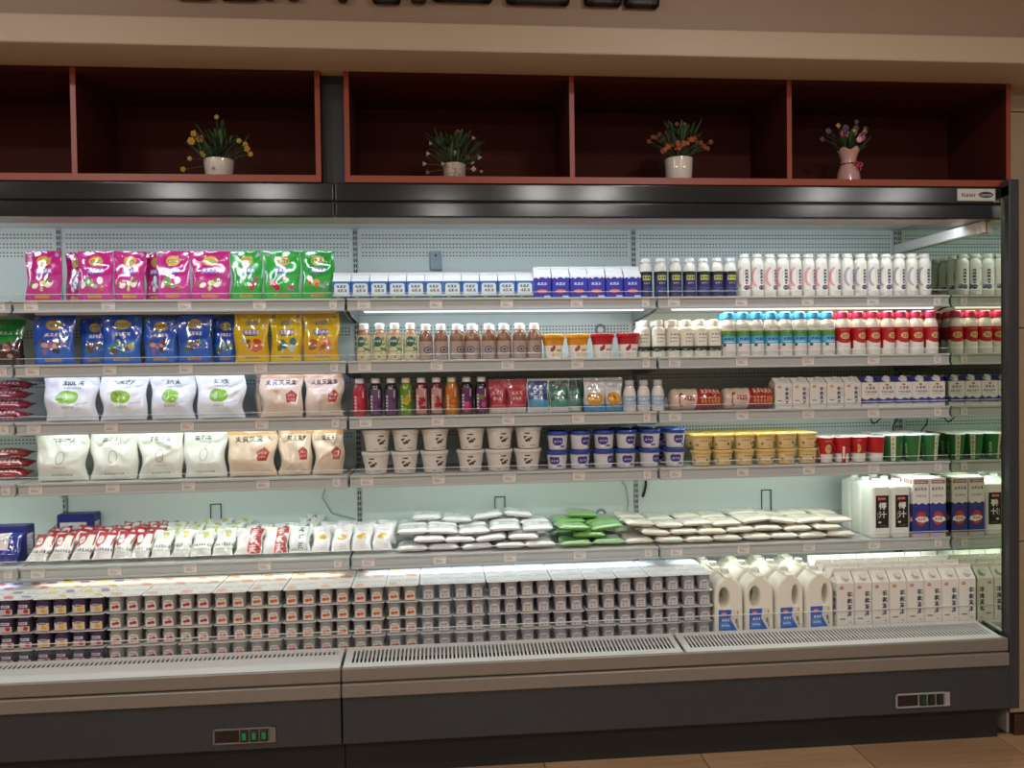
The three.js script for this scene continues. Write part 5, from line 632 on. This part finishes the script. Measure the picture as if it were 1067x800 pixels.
  for (let i = 0; i < 16; i++) { const t = i / 15; fl.push([-0.075 + t * 0.125 + (r5() - 0.5) * 0.01, 0.122 + t * 0.036 + (r5() - 0.5) * 0.024, 0.035 + r5() * 0.015, 0.009 + r5() * 0.004, i % 3 ? org : org2, 5]); }
  for (let i = 0; i < 9; i++) fl.push([-0.11 + i * 0.014, 0.175 + (r5() - 0.5) * 0.03 + i * 0.003, -0.02, 0.009, org2, 5]); for (let i = 0; i < 5; i++) fl.push([0.075 + i * 0.013, 0.15 + (r5() - 0.5) * 0.03, 0, 0.01, org2, 5]); for (let i = 0; i < 3; i++) fl.push([-0.03 + i * 0.03, 0.225 + r5() * 0.01, -0.02, 0.009, org2, 5]);
  plant('potted_flower', 'white pot with a cloud of orange blossoms in the third cubby', -1.211, (o) => mesh('pot', potShape(0.045, 0.053, 0.094), ceramic, o), 0.09, fl, 100, 0.15, 0.26, 6);
  const vp = std(0xa8587c, 0.6), vw = std(0xc9a0b0, 0.6), vy = std(0xb39a4c, 0.6), vv = std(0x5c4a5c, 0.6);
  plant('flower_vase', 'pink ribbed vase with mixed flowers in the cubby nearest the pier', -0.533, (o) => {
    const pts = [[0, 0], [0.044, 0], [0.046, 0.004], [0.041, 0.045], [0.03, 0.078], [0.0285, 0.098], [0.034, 0.118], [0.042, 0.136], [0.038, 0.134], [0.026, 0.1], [0, 0.09]], g = lathe(pts, 48), q = g.attributes.position;
    for (let i = 0; i < q.count; i++) { const x = q.getX(i), y = q.getY(i), z = q.getZ(i), a = Math.atan2(x, z), k = y < 0.075 ? 1 + 0.012 * Math.sin(a * 24) : 1; q.setX(i, x * k); q.setZ(i, z * k); if (y > 0.12) q.setY(i, y + 0.007 * Math.sin(a * 5)); } g.computeVertexNormals();
    const v = mesh('vase', g, phys(0xc49890, 0.25, { clearcoat: 0.4 }), o); mesh('ribbon', new THREE.TorusGeometry(0.031, 0.002, 6, 28).rotateX(Math.PI / 2).translate(0, 0.08, 0), std(0x3a1c1c, 0.5), v);
    mesh('bow', merge([new THREE.TorusGeometry(0.007, 0.0035, 6, 12).scale(1.3, 1, 1).translate(0.014, 0.076, 0.034), new THREE.TorusGeometry(0.007, 0.0035, 6, 12).scale(1.3, 1, 1).translate(0.034, 0.074, 0.026), rbox(0.012, 0.018, 0.044, 0.072, 0.036, 0.039, 0.001, 1), rbox(0.03, 0.035, 0.05, 0.072, 0.03, 0.033, 0.001, 1)]), std(0xa83c40, 0.45), v);
  }, 0.13, [[-0.034, 0.192, 0.03, 0.014, vp, 7], [-0.022, 0.186, 0.04, 0.012, vp, 7], [0.002, 0.194, 0.04, 0.013, vy, 6], [0.03, 0.174, 0.045, 0.016, vp, 8], [0.018, 0.164, 0.05, 0.012, vw, 6], [0.042, 0.178, 0.03, 0.012, vp, 7], [-0.105, 0.178, 0, 0.01, vv, 4], [-0.08, 0.21, 0, 0.012, vv, 5], [-0.04, 0.232, 0, 0.01, vy, 4], [-0.01, 0.222, 0, 0.014, vv, 6], [0.032, 0.222, 0, 0.013, vv, 6], [0.062, 0.206, 0.01, 0.01, vy, 4], [0.07, 0.222, 0, 0.009, vv, 5], [0.04, 0.25, -0.01, 0.01, vv, 5]], 60, 0.1, 0.1, 8);
}
//@@END
scene.traverse((o) => { if (o.isMesh) { o.castShadow = true; o.receiveShadow = true; } });
renderer.render(scene, camera);
